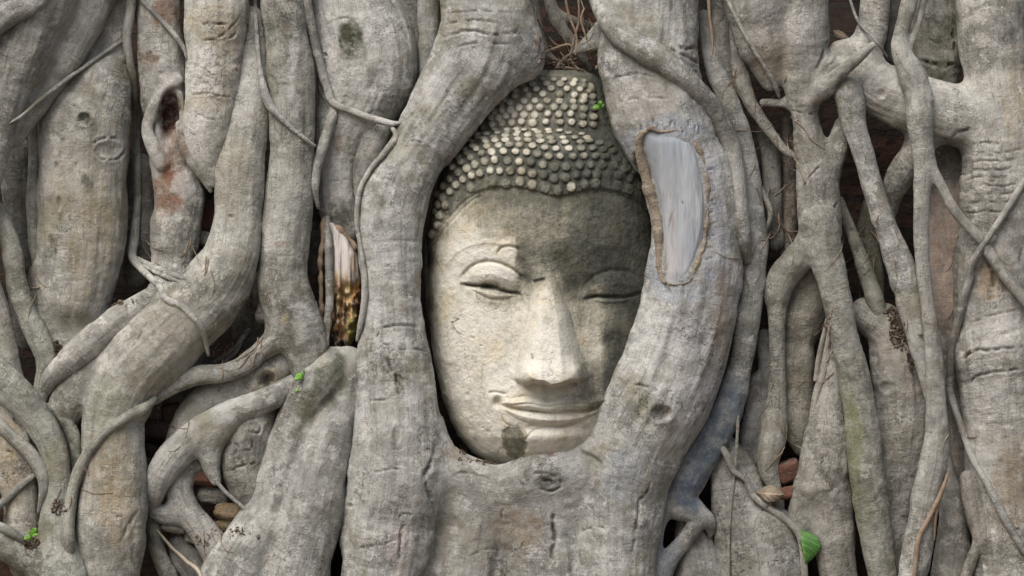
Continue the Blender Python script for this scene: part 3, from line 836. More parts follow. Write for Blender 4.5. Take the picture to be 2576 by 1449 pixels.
def finish_root(name, V, Q, samples, tint, key, relief=1.0, rough=0.25, parent=None, mat=None, wr=1.0, seed=0):
    N = vnormals(V, Q)
    u, vv, r, ringw = bark_attrs(V, N, samples, 0, tint, key)
    rs = (seed * 7.31) % 97
    # lumps, flutes along the root, wrinkles round it
    rr = np.clip(r, 4, 120)
    P = V.copy(); P[:, 2] += rs * 50
    big = fbm(P / (rr.mean() * 1.3 + 25), 2, 100)
    med = fbm(P / (rr.mean() * 0.35 + 12), 3, 200)
    flu = fbm(np.stack([u / 160, vv / 24, np.full(len(u), rs)], 1), 2, 300)
    rg = vnoise(np.stack([u / 9.0 + 1.2 * med, vv / 70, np.full(len(u), rs)], 1), 400)
    rg2 = vnoise(np.stack([u / 26.0 + 0.8 * big, vv / 110, np.full(len(u), rs + 3)], 1), 500)
    msk = sstep(-0.15, 0.45, fbm(P / 90, 2, 600))
    amp = np.clip(rr / 60, 0.12, 1.25)
    dsp = relief * (amp * (4.2 * big + 2.4 * med + 2.6 * flu * ringw) + ringw * wr * amp * (-(1.5 * np.clip(rg, 0, 1) ** 2) * msk - 1.6 * np.clip(rg2, 0.25, 1) * msk))
    alpha = np.zeros(len(V)); col = np.zeros((len(V), 3))
    fcg = sstep(0.05, 0.4, N[:, 2])
    for (pts, wd, dp, dark) in CRACKS.get(key, []):
        pp = catmull(np.array(pts, float), 6)
        pp = pp + 3.2 * np.stack([fbm(np.c_[pp / 14, pp[:, :1] * 0], 3, 1), fbm(np.c_[pp / 14, pp[:, :1] * 0 + 5], 3, 2)], 1)
        x0, x1, y0, y1 = pp[:, 0].min() - 30, pp[:, 0].max() + 30, pp[:, 1].min() - 30, pp[:, 1].max() + 30
        m = np.where((V[:, 0] > x0) & (V[:, 0] < x1) & (V[:, 1] > y0) & (V[:, 1] < y1) & (fcg > 0))[0]
        if not len(m): continue
        d, t = polydist(V[m, 0], V[m, 1], pp)
        k = np.clip(np.minimum(t, 1 - t) / 0.18, 0.05, 1) * fcg[m] * sstep(-0.55, 0.15, vnoise(np.stack([V[m, 0] / 13, V[m, 1] / 13, V[m, 2] / 13], 1), 8))
        dsp[m] += k * (-dp * np.exp(-(d / wd) ** 2) + 0.16 * dp * np.exp(-((d - 2.3 * wd) / (1.2 * wd)) ** 2))
        a = k * dark * np.exp(-(d / (wd * 1.0)) ** 2)
        col[m] = np.where((a > alpha[m])[:, None], (0.035, 0.029, 0.022), col[m]); alpha[m] = np.maximum(alpha[m], a)  # dark colour painted along the crack, standing for the shade of its depth
    for (x, y, rx, ry, dp, rot) in DENTS.get(key, []):
        cr, sr = math.cos(rot), math.sin(rot)
        dx, dy = V[:, 0] - x, V[:, 1] - y
        q = ((dx * cr + dy * sr) / rx) ** 2 + ((-dx * sr + dy * cr) / ry) ** 2
        dsp += -dp * np.exp(-q ** 1.5) * fcg
        if dp > 3: dsp += 0.4 * min(dp, 9) * np.exp(-((np.sqrt(q) - 1.45) / 0.35) ** 2) * fcg
    Vn = V + N * dsp[:, None]
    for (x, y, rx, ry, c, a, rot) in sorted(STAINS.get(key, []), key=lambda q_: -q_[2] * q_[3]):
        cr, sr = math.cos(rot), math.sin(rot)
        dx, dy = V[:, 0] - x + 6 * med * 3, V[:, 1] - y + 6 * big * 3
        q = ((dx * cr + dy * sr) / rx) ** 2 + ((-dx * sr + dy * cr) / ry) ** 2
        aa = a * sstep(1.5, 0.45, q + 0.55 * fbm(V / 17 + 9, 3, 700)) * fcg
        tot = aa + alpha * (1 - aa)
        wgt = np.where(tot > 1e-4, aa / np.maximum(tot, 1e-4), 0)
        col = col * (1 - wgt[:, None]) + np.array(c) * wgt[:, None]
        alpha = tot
    W = unproj(Vn[:, 0], Vn[:, 1], Vn[:, 2])
    dm_add(Vn[:, 0], Vn[:, 1], Vn[:, 2])
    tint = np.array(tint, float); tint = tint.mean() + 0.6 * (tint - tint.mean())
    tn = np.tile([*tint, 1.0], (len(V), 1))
    sn = np.concatenate([col, alpha[:, None]], 1)
    grain = np.stack([u * S * 100, vv * S * 100, np.full(len(u), rs)], 1)
    return mesh_obj(name, W, Q, mat or BARK, {'grain': ('FLOAT_VECTOR', grain), 'tint': ('FLOAT_COLOR', tn), 'stain': ('FLOAT_COLOR', sn), 'rough': ('FLOAT', np.full(len(V), rough)), 'ringw': ('FLOAT', ringw)}, parent)

def chain_samples(chains, fl):
    out = []; off = 0
    for ci_, ch in enumerate(chains):
        ch = np.asarray(ch)
        p = ch[:, [0, 1, 3]].copy()
        t = np.gradient(p, axis=0); t /= np.linalg.norm(t, axis=1, keepdims=True) + 1e-9
        L = np.r_[0, np.cumsum(np.linalg.norm(np.diff(p, axis=0), axis=1))] + off
        out.append(np.c_[p, ch[:, 2], L, t, np.full(len(p), ci_)])
        off = 0
    return np.vstack(out)

SEED = [0]
ALLROOTS = {}
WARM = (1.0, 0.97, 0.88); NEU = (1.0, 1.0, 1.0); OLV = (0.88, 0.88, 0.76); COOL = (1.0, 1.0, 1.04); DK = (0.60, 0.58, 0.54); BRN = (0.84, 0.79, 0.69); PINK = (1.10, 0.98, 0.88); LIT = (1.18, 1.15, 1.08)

def root(key, label, chains, d=60, k=14, fl=0.8, tint=NEU, h=None, group='thick fig roots on the wall', name='fig_root', cat='root', relief=1.0, rough=0.25, wr=1.0):
    """thick root: its chains of (x, y, radius[, depth of the axis]) are fused into one continuous surface"""
    SEED[0] += 1
    CH = []
    for ch in chains:
        c4 = [tuple(p) if len(p) == 4 else (*p, d) for p in ch]
        c4 = extend(c4)
        rm = min(p[2] for p in c4)
        cc = catmull(np.array(c4), max(8.0, min(24, rm * 0.6)))
        cc[:, 2] = np.maximum(cc[:, 2], 1.5)
        # gentle wander, so no root is a drawn curve
        Lc = np.arange(len(cc)) * 0.21
        cc[:, 2] *= 1 + 0.05 * vnoise(np.stack([Lc * 1.3, Lc * 0 + SEED[0], Lc * 0], 1), 3)
        CH.append(cc)
    A = np.vstack(CH)
    rmin = np.percentile(A[:, 2], 20)
    if h is None: h = float(np.clip(rmin * 0.12, 2.2, 3.6))
    pad = k + 3 * h + 4
    lo = (A[:, :2] - A[:, 2:3]).min(0) - pad; hi = (A[:, :2] + A[:, 2:3]).max(0) + pad
    z0 = (A[:, 3] / fl - A[:, 2]).min() - pad; z1_ = (A[:, 3] / fl + A[:, 2]).max() + pad
    nx, ny, nz = [int(math.ceil(q / h)) + 1 for q in (hi[0] - lo[0], hi[1] - lo[1], z1_ - z0)]
    while nx * ny * nz > 26e6:
        h *= 1.12
        nx, ny, nz = [int(math.ceil(q / h)) + 1 for q in (hi[0] - lo[0], hi[1] - lo[1], z1_ - z0)]
    F = np.full((nx, ny, nz), 1e3, np.float32)
    ax = (lo[0] + np.arange(nx) * h).astype(np.float32); ay = (lo[1] + np.arange(ny) * h).astype(np.float32); az_ = (z0 + np.arange(nz) * h).astype(np.float32)
    for ci, cc in enumerate(CH):
        G = F if ci == 0 else np.full((nx, ny, nz), 1e3, np.float32)
        for i in range(len(cc) - 1):
            a = np.array([cc[i, 0], cc[i, 1], cc[i, 3] / fl]); b = np.array([cc[i + 1, 0], cc[i + 1, 1], cc[i + 1, 3] / fl])
            ra, rb = cc[i, 2], cc[i + 1, 2]
            m = max(ra, rb) + k + 2 * h
            i0, i1 = np.searchsorted(ax, [min(a[0], b[0]) - m, max(a[0], b[0]) + m])
            j0, j1 = np.searchsorted(ay, [min(a[1], b[1]) - m, max(a[1], b[1]) + m])
            k0, k1 = np.searchsorted(az_, [min(a[2], b[2]) - m, max(a[2], b[2]) + m])
            if i1 <= i0 or j1 <= j0 or k1 <= k0: continue
            X = ax[i0:i1, None, None] - np.float32(a[0]); Y = ay[None, j0:j1, None] - np.float32(a[1]); Z = az_[None, None, k0:k1] - np.float32(a[2])
            ab = (b - a).astype(np.float32); L2 = float(ab @ ab) + 1e-6
            t = np.clip((X * ab[0] + Y * ab[1] + Z * ab[2]) / L2, 0, 1).astype(np.float32)
            dd = np.sqrt((X - t * ab[0]) ** 2 + (Y - t * ab[1]) ** 2 + (Z - t * ab[2]) ** 2) - (ra + (rb - ra) * t)
            sl = (slice(i0, i1), slice(j0, j1), slice(k0, k1))
            np.minimum(G[sl], dd, out=G[sl])
        if ci:
            hh = np.clip(k - np.abs(F - G), 0, None) / k
            F = np.minimum(F, G) - hh * hh * (k * 0.25)
    V, Q = surface_nets(F, h, (lo[0], lo[1], z0))
    sm = chain_samples([np.c_[c[:, :3], c[:, 3] / fl] for c in CH], fl)
    # a few rounds of relaxing removes grid steps
    nb = np.zeros_like(V); cn = np.zeros(len(V))
    for _ in range(2):
        nb[:] = 0; cn[:] = 0
        for q in range(4):
            for dlt in (1, 3):
                s_, e_ = Q[:, q], Q[:, (q + dlt) % 4]
                for c_ in range(3): nb[:, c_] += np.bincount(s_, V[e_, c_], len(V))
                cn += np.bincount(s_, minlength=len(V))
        V = V * 0.4 + 0.6 * nb / np.maximum(cn, 1)[:, None]
    V[:, 2] *= fl; sm = sm.copy(); sm[:, 2] *= fl
    o = finish_root(name, V, Q, sm, tint, key, relief, rough, seed=SEED[0], wr=wr)
    tag(o, label, cat, group)
    ALLROOTS[key] = (o, CH, fl)
    return o

def tube_mesh(cc, seg, seedn=0, lump=0.10):
    """closed tube along samples (x,y,r,d)"""
    p = cc[:, [0, 1, 3]]; r = cc[:, 2]
    t = np.gradient(p, axis=0); t /= np.linalg.norm(t, axis=1, keepdims=True) + 1e-9
    up = np.array([0.0, 0.0, 1.0])
    lat = np.cross(t, up); nl = np.linalg.norm(lat, axis=1, keepdims=True)
    lat = np.where(nl > 1e-3, lat / np.maximum(nl, 1e-9), [1.0, 0, 0])
    dep = np.cross(lat, t)
    ph = np.linspace(0, 2 * math.pi, seg, endpoint=False)
    n = len(cc)
    L = np.r_[0, np.cumsum(np.linalg.norm(np.diff(p, axis=0), axis=1))]
    PH, LL = np.meshgrid(ph, L)
    nz = vnoise(np.stack([(np.cos(PH) * 1.1).ravel(), (np.sin(PH) * 1.1).ravel() + seedn * 3.7, (LL / (r.mean() * 3.0 + 4)).ravel()], 1), seedn + 5).reshape(PH.shape)
    R = r[:, None] * (1 + lump * nz)
    V = p[:, None, :] + lat[:, None, :] * (R * np.cos(PH))[..., None] + dep[:, None, :] * (R * np.sin(PH))[..., None]
    V = V.reshape(-1, 3)
    I = np.arange(n * seg).reshape(n, seg); I2 = np.hstack([I, I[:, :1]])
    Q = np.stack([I2[:-1, :-1].ravel(), I2[:-1, 1:].ravel(), I2[1:, 1:].ravel(), I2[1:, :-1].ravel()], 1)
    c0, c1 = len(V), len(V) + 1
    V = np.vstack([V, p[0], p[-1]])
    e = np.arange(0, seg, 2)
    Q = np.vstack([Q, np.stack([np.full(len(e), c0), I[0, (e + 2) % seg], I[0, (e + 1) % seg], I[0, e]], 1), np.stack([np.full(len(e), c1), I[-1, e], I[-1, (e + 1) % seg], I[-1, (e + 2) % seg]], 1)])
    return V, Q

def thin(key, label, chains, lift=0.55, tint=NEU, group='thin climbing roots', name='climbing_root', cat='thin root', mat=None, d=None, smooth=10, rough=0.12, sink=0.0):
    """thin root lying on whatever is under it; forks are tubes rooted inside the main one"""
    SEED[0] += 1
    VV, QQ, SS = [], [], []
    off = 0; prev = []
    for ci, ch in enumerate(chains):
        c4 = extend([tuple(p) if len(p) == 4 else (*p, 0) for p in ch])
        rm = np.mean([p[2] for p in c4])
        cc = catmull(np.array(c4), max(4.0, min(8, rm * 0.8)))
        n = len(cc)
        if d is None:
            s = np.arange(n) * 0.05 + SEED[0] * 3
            raw = np.max([dm_get(cc[:, 0] + a, cc[:, 1] + b) for a, b in ((0, 0), (5, 0), (-5, 0), (0, 5), (0, -5))], 0)
            kk = np.hanning(2 * smooth + 3); kk /= kk.sum()
            env = raw.copy()
            for _ in range(6):
                sm_ = np.convolve(np.pad(env, smooth + 1, mode='edge'), kk, 'valid')
                env = np.maximum(sm_, raw - 0.4 * cc[:, 2])
            env = np.convolve(np.pad(env, smooth + 1, mode='edge'), kk, 'valid')
            cc[:, 3] = env + lift * cc[:, 2] + cc[:, 3]
            if ci and prev is not None:      # a fork starts inside its parent
                q = np.vstack(prev)
                for end, sl in ((0, slice(0, min(n, 12))), (-1, slice(max(0, n - 12), n))):
                    dd = np.hypot(q[:, 0] - cc[end, 0], q[:, 1] - cc[end, 1])
                    if dd.min() < 9:
                        m = sl.stop - sl.start
                        wgt = np.linspace(1, 0, m) if end == 0 else np.linspace(0, 1, m)
                        cc[sl, 3] += (q[dd.argmin(), 3] - cc[end, 3]) * wgt
        else:
            cc[:, 3] += d
        for end in (0, -1):              # loose ends sink into what they lie on
            p = cc[end]
            if -10 < p[0] < 2590 and -10 < p[1] < 1455 and d is None:
                m = min(n // 2, 9)
                wq = np.linspace(1, 0, m) ** 1.5
                if end == 0: cc[:m, 3] -= 1.7 * cc[:m, 2] * wq; cc[:m, 2] *= 1 - 0.35 * wq
                else: cc[-m:, 3] -= 1.7 * cc[-m:, 2] * wq[::-1]; cc[-m:, 2] *= 1 - 0.35 * wq[::-1]
        prev.append(cc)
        V, Q = tube_mesh(cc, 12 if rm < 9 else 20, SEED[0] + ci)
        VV.append(V); QQ.append(Q + off); off += len(V)
        SS.append(cc)
    V, Q = np.vstack(VV), np.vstack(QQ)
    o = finish_root(name, V, Q, chain_samples(SS, 1), tint, key, 0.8, rough, mat=mat, seed=SEED[0])
    tag(o, label, cat, group)
    ALLROOTS[key] = (o, SS, 1)
    return o
# ---------------------------------------------------------------- marks on particular roots (stains, cracks, scars)
MOSS = (0.055, 0.058, 0.034); BROWN = (0.17, 0.105, 0.06); RUST = (0.20, 0.10, 0.062); PALE_ = (0.50, 0.49, 0.47); BLUE = (0.31, 0.335, 0.365); LILAC = (0.34, 0.335, 0.345)
DARKS = (0.075, 0.066, 0.05); OCH = (0.30, 0.235, 0.13); GRN = (0.16, 0.165, 0.085)
stain('P', 880, 92, 28, 46, MOSS, 0.95); stain('P', 885, 120, 34, 40, MOSS, 0.5); stain('P', 992, 265, 40, 40, DARKS, 0.55); stain('P', 930, 185, 14, 36, DARKS, .55, .5)
stain('P', 853, 358, 12, 28, BROWN, .6); stain('P', 860, 535, 40, 40, MOSS, .7); stain('P', 900, 180, 90, 160, PALE_, 0.5); stain('P', 845, 430, 45, 90, PALE_, 0.45)
crack('P', [(822, 60), (870, 45), (905, 52)], 2.5, 4); crack('P', [(815, 458), (880, 452)], 2, 3, .5); dent('P', 820, 138, 5, 5, 8)
stain('E', 420, 870, 90, 130, (0.30, 0.275, 0.22), .45, .6); stain('E', 280, 1180, 60, 110, OCH, .35); stain('E', 300, 1290, 55, 90, (.33, .26, .17), .45); stain('E', 275, 1040, 50, 90, GRN, .4)
crack('E', [(330, 878), (350, 845), (372, 812)], 2.5, 4); crack('E', [(265, 1330), (272, 1305), (300, 1298), (310, 1302)], 2.5, 5, .5); crack('E', [(300, 1370), (320, 1330), (350, 1280)], 4, 4, .4); dent('E', 582, 545, 8, 5, 5)
stain('E', 610, 250, 40, 90, PALE_, .5); stain('E', 590, 450, 50, 100, (.30, .275, .21), .4)
stain('D', 515, 205, 48, 100, (0.60, 0.58, 0.54), .75); stain('D', 490, 340, 28, 60, (0.60, 0.58, 0.56), .75); stain('D', 535, 50, 70, 60, OCH, .4); stain('D', 530, 260, 60, 30, (.24, .2, .12), .45); stain('D', 575, 150, 40, 110, (.3, .25, .17), .4)
crack('D', [(500, 65), (530, 60), (572, 62)], 3, 7, .9); crack('D', [(505, 105), (560, 90), (608, 40)], 2.5, 5, .5); crack('D', [(545, 110), (580, 95), (600, 80)], 3, 6, .4); crack('D', [(475, 242), (520, 236), (580, 246)], 2.5, 5, .6); crack('D', [(480, 280), (530, 300), (575, 295)], 2, 3, .4)
stain('B', 210, 305, 16, 18, MOSS, .9); stain('B', 215, 455, 12, 28, MOSS, .6); dent('B', 210, 300, 13, 13, 9); crack('B', [(160, 340), (150, 390), (135, 440)], 4, 6, .5); crack('B', [(195, 390), (190, 430)], 3, 5, .6)
crack('B', [(230, 362), (255, 350), (300, 346)], 3, 6, .6); crack('B', [(240, 385), (260, 402), (300, 400), (318, 370)], 3, 6, .5); dent('B', 272, 378, 26, 18, 5); dent('B', 148, 512, 6, 16, 6); stain('B', 126, 610, 12, 26, MOSS, .6); dent('B', 126, 612, 8, 18, 5)
stain('B', 230, 620, 60, 140, OCH, .3); stain('B', 190, 430, 80, 90, (.33, .30, .24), .4)
dent('C', 426, 292, 21, 56, 46, .1); stain('C', 424, 292, 26, 58, (0.075, 0.036, 0.025), .97, .1); stain('C', 432, 395, 38, 75, BROWN, .65); stain('C', 425, 485, 44, 60, RUST, .7); stain('C', 418, 20, 34, 45, RUST, .65); stain('C', 375, 145, 26, 18, BROWN, .7); stain('C', 390, 55, 16, 26, BROWN, .55)
stain('C', 405, 180, 60, 70, PALE_, .4); stain('C', 460, 470, 30, 30, PALE_, .5)
stain('O', 740, 160, 12, 140, PALE_, .5); stain('O', 690, 600, 30, 40, PALE_, .5); stain('O', 706, 618, 14, 9, BROWN, .5); stain('O', 715, 70, 12, 6, BROWN, .5); stain('O', 680, 200, 14, 120, OLV[0:3] and (.2, .19, .12), .35); stain('O', 770, 820, 30, 60, PALE_, .4); stain('O', 715, 800, 9, 14, (.42, .36, .22), .6)
crack('cradle', [(975, 893), (985, 930), (990, 925), (1000, 965), (1004, 1000)], 4, 10, .95); crack('cradle', [(1003, 925), (1008, 960), (1006, 1000)], 2.5, 5, .6)
crack('cradle', [(1018, 1312), (1010, 1340), (1008, 1365), (1003, 1420)], 3.5, 9, .95); crack('cradle', [(1396, 1270), (1392, 1310), (1396, 1360), (1390, 1390), (1398, 1449)], 5, 11, .95)
crack('cradle', [(1064, 822), (1020, 818), (970, 823), (948, 845), (960, 865), (1000, 868)], 2.6, 6, .7); crack('cradle', [(985, 878), (1040, 878), (1075, 884)], 2.2, 4, .5); crack('cradle', [(922, 1012), (950, 1006), (995, 1003)], 2.6, 5, .6)
crack('cradle', [(1100, 1115), (1090, 1160), (1070, 1195), (1078, 1230), (1100, 1290)], 5, 9, .55); crack('cradle', [(895, 1380), (960, 1370), (1010, 1355)], 2.5, 4, .5); crack('cradle', [(1005, 1300), (1020, 1294), (1040, 1300)], 3, 5, .5)
crack('cradle', [(1130, 1210), (1160, 1190), (1210, 1196), (1250, 1215)], 3, 5, .6); crack('cradle', [(1270, 1330), (1262, 1300), (1268, 1270)], 2.6, 5, .7); crack('cradle', [(1180, 1400), (1230, 1380), (1270, 1390)], 2.6, 4, .5); crack('cradle', [(1450, 1340), (1500, 1325), (1530, 1335)], 2.6, 4, .5); crack('cradle', [(930, 1190), (990, 1180), (1050, 1188)], 2.4, 4, .45); crack('cradle', [(1640, 1205), (1625, 1245), (1608, 1262), (1605, 1290), (1598, 1350), (1590, 1400)], 3, 7, .8); crack('cradle', [(1455, 1130), (1490, 1150), (1520, 1170)], 4, 6, .5); crack('cradle', [(1590, 968), (1625, 972), (1655, 985)], 2.6, 6, .7)
crack('cradle', [(1530, 200), (1600, 185), (1650, 196)], 2.6, 4, .4); crack('cradle', [(1545, 260), (1600, 248), (1660, 246), (1720, 250)], 2.4, 4, .5); crack('cradle', [(1690, 108), (1720, 125), (1745, 120), (1775, 150)], 3.4, 6, .55); crack('cradle', [(1680, 120), (1720, 140), (1770, 165)], 3, 5, .45)
crack('cradle', [(1110, 95), (1180, 78), (1250, 88), (1320, 80)], 3, 5, .5); crack('cradle', [(1110, 65), (1190, 50), (1270, 62), (1310, 50)], 2.6, 4, .5); crack('cradle', [(1140, 120), (1200, 108), (1290, 112)], 2.6, 4, .4); crack('cradle', [(1120, 35), (1200, 28), (1300, 32)], 2.2, 3, .4)
crack('cradle', [(1024, 352), (1060, 360), (1090, 378)], 2, 3, .5)
dent('cradle', 1662, 1040, 22, 16, 9); stain('cradle', 1662, 1038, 26, 24, DARKS, .5); dent('cradle', 1374, 1216, 24, 13, 2.5); crack('cradle', [(1335, 1200), (1360, 1190), (1400, 1200), (1412, 1220), (1385, 1236), (1350, 1230)], 3.2, 7, .8); crack('cradle', [(1365, 1212), (1385, 1208), (1392, 1222)], 2.6, 5, .8); stain('cradle', 1372, 1212, 30, 20, DARKS, .45); dent('cradle', 1345, 1160, 10, 10, 5); stain('cradle', 1384, 1150, 12, 9, RUST, .5)
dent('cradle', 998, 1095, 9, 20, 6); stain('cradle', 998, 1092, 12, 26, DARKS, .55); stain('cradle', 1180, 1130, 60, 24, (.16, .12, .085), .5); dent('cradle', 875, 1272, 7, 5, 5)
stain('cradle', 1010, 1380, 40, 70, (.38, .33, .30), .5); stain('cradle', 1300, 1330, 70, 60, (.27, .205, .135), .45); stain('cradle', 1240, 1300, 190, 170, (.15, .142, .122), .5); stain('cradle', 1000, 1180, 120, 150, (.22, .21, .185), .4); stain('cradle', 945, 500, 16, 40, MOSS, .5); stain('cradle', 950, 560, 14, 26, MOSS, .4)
stain('cradle', 1690, 330, 80, 42, BLUE, .85); stain('cradle', 1585, 350, 22, 36, BLUE, .7); stain('cradle', 1790, 560, 40, 190, (.34, .35, .385), .75); stain('cradle', 1705, 730, 60, 40, BLUE, .7); stain('cradle', 1640, 690, 20, 46, BLUE, .8); stain('cradle', 1730, 860, 60, 120, LILAC, .45); stain('cradle', 1570, 1200, 50, 70, BLUE, .55); stain('cradle', 1500, 1090, 40, 40, PALE_, .55); stain('cradle', 1815, 790, 24, 120, (.20, .145, .10), .5); stain('cradle', 1660, 800, 50, 90, PALE_, .45); stain('cradle', 1620, 250, 90, 60, (.36, .33, .29), .4); stain('cradle', 1545, 1380, 45, 90, PALE_, .35)
stain('cradle', 1780, 1020, 40, 90, LILAC, .5); stain('cradle', 1700, 1090, 60, 60, (.24, .22, .19), .4)
for s_ in ((1700, 470),): stain('cradle', *s_, 70, 170, (.30, .285, .275), .6)
stain('X', 1800, 1090, 60, 130, (0.115, 0.14, 0.165), 1.0, .45); stain('X', 1835, 1010, 34, 70, (0.13, 0.15, 0.175), .8, .2); stain('X', 1735, 1215, 50, 70, (0.11, 0.135, 0.17), .95); stain('X', 1680, 1380, 30, 80, (.19, .215, .25), .6)
stain('TT', 830, 950, 44, 80, (.10, .105, .075), .85); stain('TT', 800, 900, 30, 26, (.40, .385, .32), .6); stain('TT', 775, 1030, 36, 40, (.20, .185, .13), .6); stain('TT', 765, 1015, 26, 46, (.12, .12, .085), .8); stain('TT', 695, 1260, 14, 36, DARKS, .6, .3); stain('TT', 680, 1330, 60, 90, PALE_, .3); stain('TT', 790, 1100, 30, 50, PALE_, .3)
stain('J', 15, 1120, 40, 60, (.42, .35, .24), .7); stain('J', 20, 1230, 30, 60, (.40, .33, .22), .5); crack('J', [(0, 1130), (30, 1140), (42, 1180), (20, 1210)], 3, 5, .5); crack('J', [(20, 1040), (60, 1080), (40, 1100)], 3, 6, .5); crack('J', [(28, 1200), (38, 1180), (46, 1160)], 3, 5, .5)
stain('Yr', 2135, 1130, 34, 150, GRN, .7); stain('Yr', 2160, 1290, 34, 70, GRN, .4); stain('Y', 1935, 80, 60, 100, (.36, .34, .32), .5); stain('Y', 2010, 60, 30, 60, PALE_, .5); stain('Y', 1945, 150, 50, 60, OCH, .3)
crack('Y', [(2085, 100), (2060, 165), (2045, 180)], 4, 7, .5); crack('Y', [(2105, 110), (2100, 150), (2080, 175)], 3, 5, .5); crack('Y', [(1990, 278), (2020, 286), (2060, 286)], 2.2, 4, .6); crack('Y', [(2008, 485), (2040, 440), (2070, 410)], 2.2, 4, .5); crack('Y', [(2050, 590), (2090, 540), (2112, 500)], 2.6, 5, .5)
crack('arch', [(2260, 225), (2270, 190), (2275, 170)], 2.4, 5, .6); crack('arch', [(2398, 350), (2405, 338), (2440, 320)], 4, 7, .6); dent('arch', 2217, 236, 9, 10, 5)
for i_ in range(9):
    y_ = 360 + i_ * 21
    crack('arch', [(2425 + 9 * ((i_ * 7) % 4), y_ + 6 + (i_ * 5) % 7), (2470, y_ + (i_ * 3) % 5), (2520, y_ + 4), (2540 + 12 * ((i_ * 3) % 4), y_ - 6)], 2.4, 4, .5)
crack('arch', [(2400, 930), (2440, 888), (2500, 880), (2580, 872)], 3.4, 7, .8); crack('arch', [(2370 + 65, 975), (2460, 945), (2520, 935), (2580, 925)], 3, 6, .7); crack('arch', [(2415, 840), (2460, 805), (2530, 785), (2580, 780)], 2.2, 4, .5); crack('arch', [(2480, 650), (2500, 700), (2490, 760)], 6, 10, .8)
stain('arch', 2500, 830, 70, 60, PALE_, .4); stain('arch', 2480, 1050, 60, 120, PALE_, .4); stain('arch', 2500, 690, 40, 60, (.30, .21, .12), .55); stain('arch', 2540, 1230, 50, 120, (.25, .19, .12), .5); stain('arch', 2465, 640, 40, 40, (.30, .27, .23), .5); stain('arch', 2560, 250, 40, 130, OCH, .35); stain('arch', 2230, 210, 60, 50, PALE_, .35)
stain('back', 2400, 640, 70, 180, (.44, .33, .265), .6); stain('JJ', 2260, 880, 60, 70, (.20, .165, .125), .45); stain('JJ', 2300, 980, 30, 30, BROWN, .3); dent('JJ', 2234, 975, 16, 12, 4)
stain('flake', 2370, 75, 40, 46, MOSS, .6); stain('flake', 2360, 180, 60, 26, MOSS, .8); crack('flake', [(2310, 150), (2360, 162), (2410, 165)], 4, 9, .85); crack('flake', [(2395, 60), (2402, 110), (2408, 160)], 4, 8, .8); crack('flake', [(2330, 95), (2360, 110), (2400, 100)], 3, 6, .6)
stain('knots', 690, 965, 60, 50, (.34, .285, .19), .5); dent('knots', 668, 952, 18, 17, 30); stain('knots', 668, 952, 19, 18, (.05, .042, .034), .9); crack('RR', [(565, 1125), (580, 1112), (598, 1122), (592, 1140), (575, 1145)], 2.6, 5, .5); crack('RR', [(605, 1135), (632, 1130), (635, 1108), (612, 1110)], 2.6, 5, .5); crack('RR', [(570, 1190), (610, 1170), (660, 1165)], 2.6, 5, .5); crack('RR', [(625, 1085), (650, 1090), (655, 1075)], 2.6, 5, .5)

for a_ in range(11):                      # short cracks running out from the pruning scar
    t_ = a_ / 10
    x_, y_ = 1612 + 150 * t_, 322 + 8 * math.sin(a_ * 2.1)
    crack('cradle', [(x_, y_ + 10), (x_ + 4 * math.sin(a_ * 1.7), y_ - 8 - 8 * abs(math.sin(a_ * 2.3)))], 2.0, 5, .8)
    x_ = 1785 - 30 * max(0, t_ - .7); y_ = 400 + 280 * t_
    crack('cradle', [(x_ - 6, y_), (x_ + 12 + 8 * abs(math.sin(a_ * 3.1)), y_ - 6 + 5 * math.sin(a_))], 2.0, 4, .7)
crack('cradle', [(1672, 690), (1678, 715), (1684, 740)], 3, 7, .9); crack('cradle', [(1715, 705), (1722, 735), (1718, 755)], 2.6, 6, .8); crack('cradle', [(1604, 360), (1598, 420), (1612, 480)], 2.4, 6, .7)
# ---------------------------------------------------------------- the roots, back to front
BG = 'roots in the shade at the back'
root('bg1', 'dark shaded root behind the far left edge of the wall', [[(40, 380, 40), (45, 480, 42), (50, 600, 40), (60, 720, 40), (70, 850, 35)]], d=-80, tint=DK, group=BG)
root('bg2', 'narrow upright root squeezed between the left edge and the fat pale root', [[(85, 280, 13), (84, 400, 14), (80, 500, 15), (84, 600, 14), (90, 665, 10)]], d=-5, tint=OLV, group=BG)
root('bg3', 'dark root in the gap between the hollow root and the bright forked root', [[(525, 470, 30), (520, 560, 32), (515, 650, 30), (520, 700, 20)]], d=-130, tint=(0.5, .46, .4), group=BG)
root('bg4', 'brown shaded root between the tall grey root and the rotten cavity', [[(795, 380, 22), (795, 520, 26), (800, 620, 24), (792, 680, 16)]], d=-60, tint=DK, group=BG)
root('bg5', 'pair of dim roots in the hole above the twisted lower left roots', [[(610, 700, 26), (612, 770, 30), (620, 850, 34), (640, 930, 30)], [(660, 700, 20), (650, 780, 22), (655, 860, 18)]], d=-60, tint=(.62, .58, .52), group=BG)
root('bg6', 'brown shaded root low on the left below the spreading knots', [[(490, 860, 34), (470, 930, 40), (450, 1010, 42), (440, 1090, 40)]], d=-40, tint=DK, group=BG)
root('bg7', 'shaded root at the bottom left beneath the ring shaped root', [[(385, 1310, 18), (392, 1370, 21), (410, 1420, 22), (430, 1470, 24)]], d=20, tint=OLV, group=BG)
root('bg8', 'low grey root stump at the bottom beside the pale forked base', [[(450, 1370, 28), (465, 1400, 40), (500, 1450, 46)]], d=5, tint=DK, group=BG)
root('bg9', 'dim root right of the hanging strip above the gap beside the right embracing root', [[(1795, -60, 22), (1800, 100, 22), (1810, 240, 22)]], d=-60, tint=DK, group=BG)
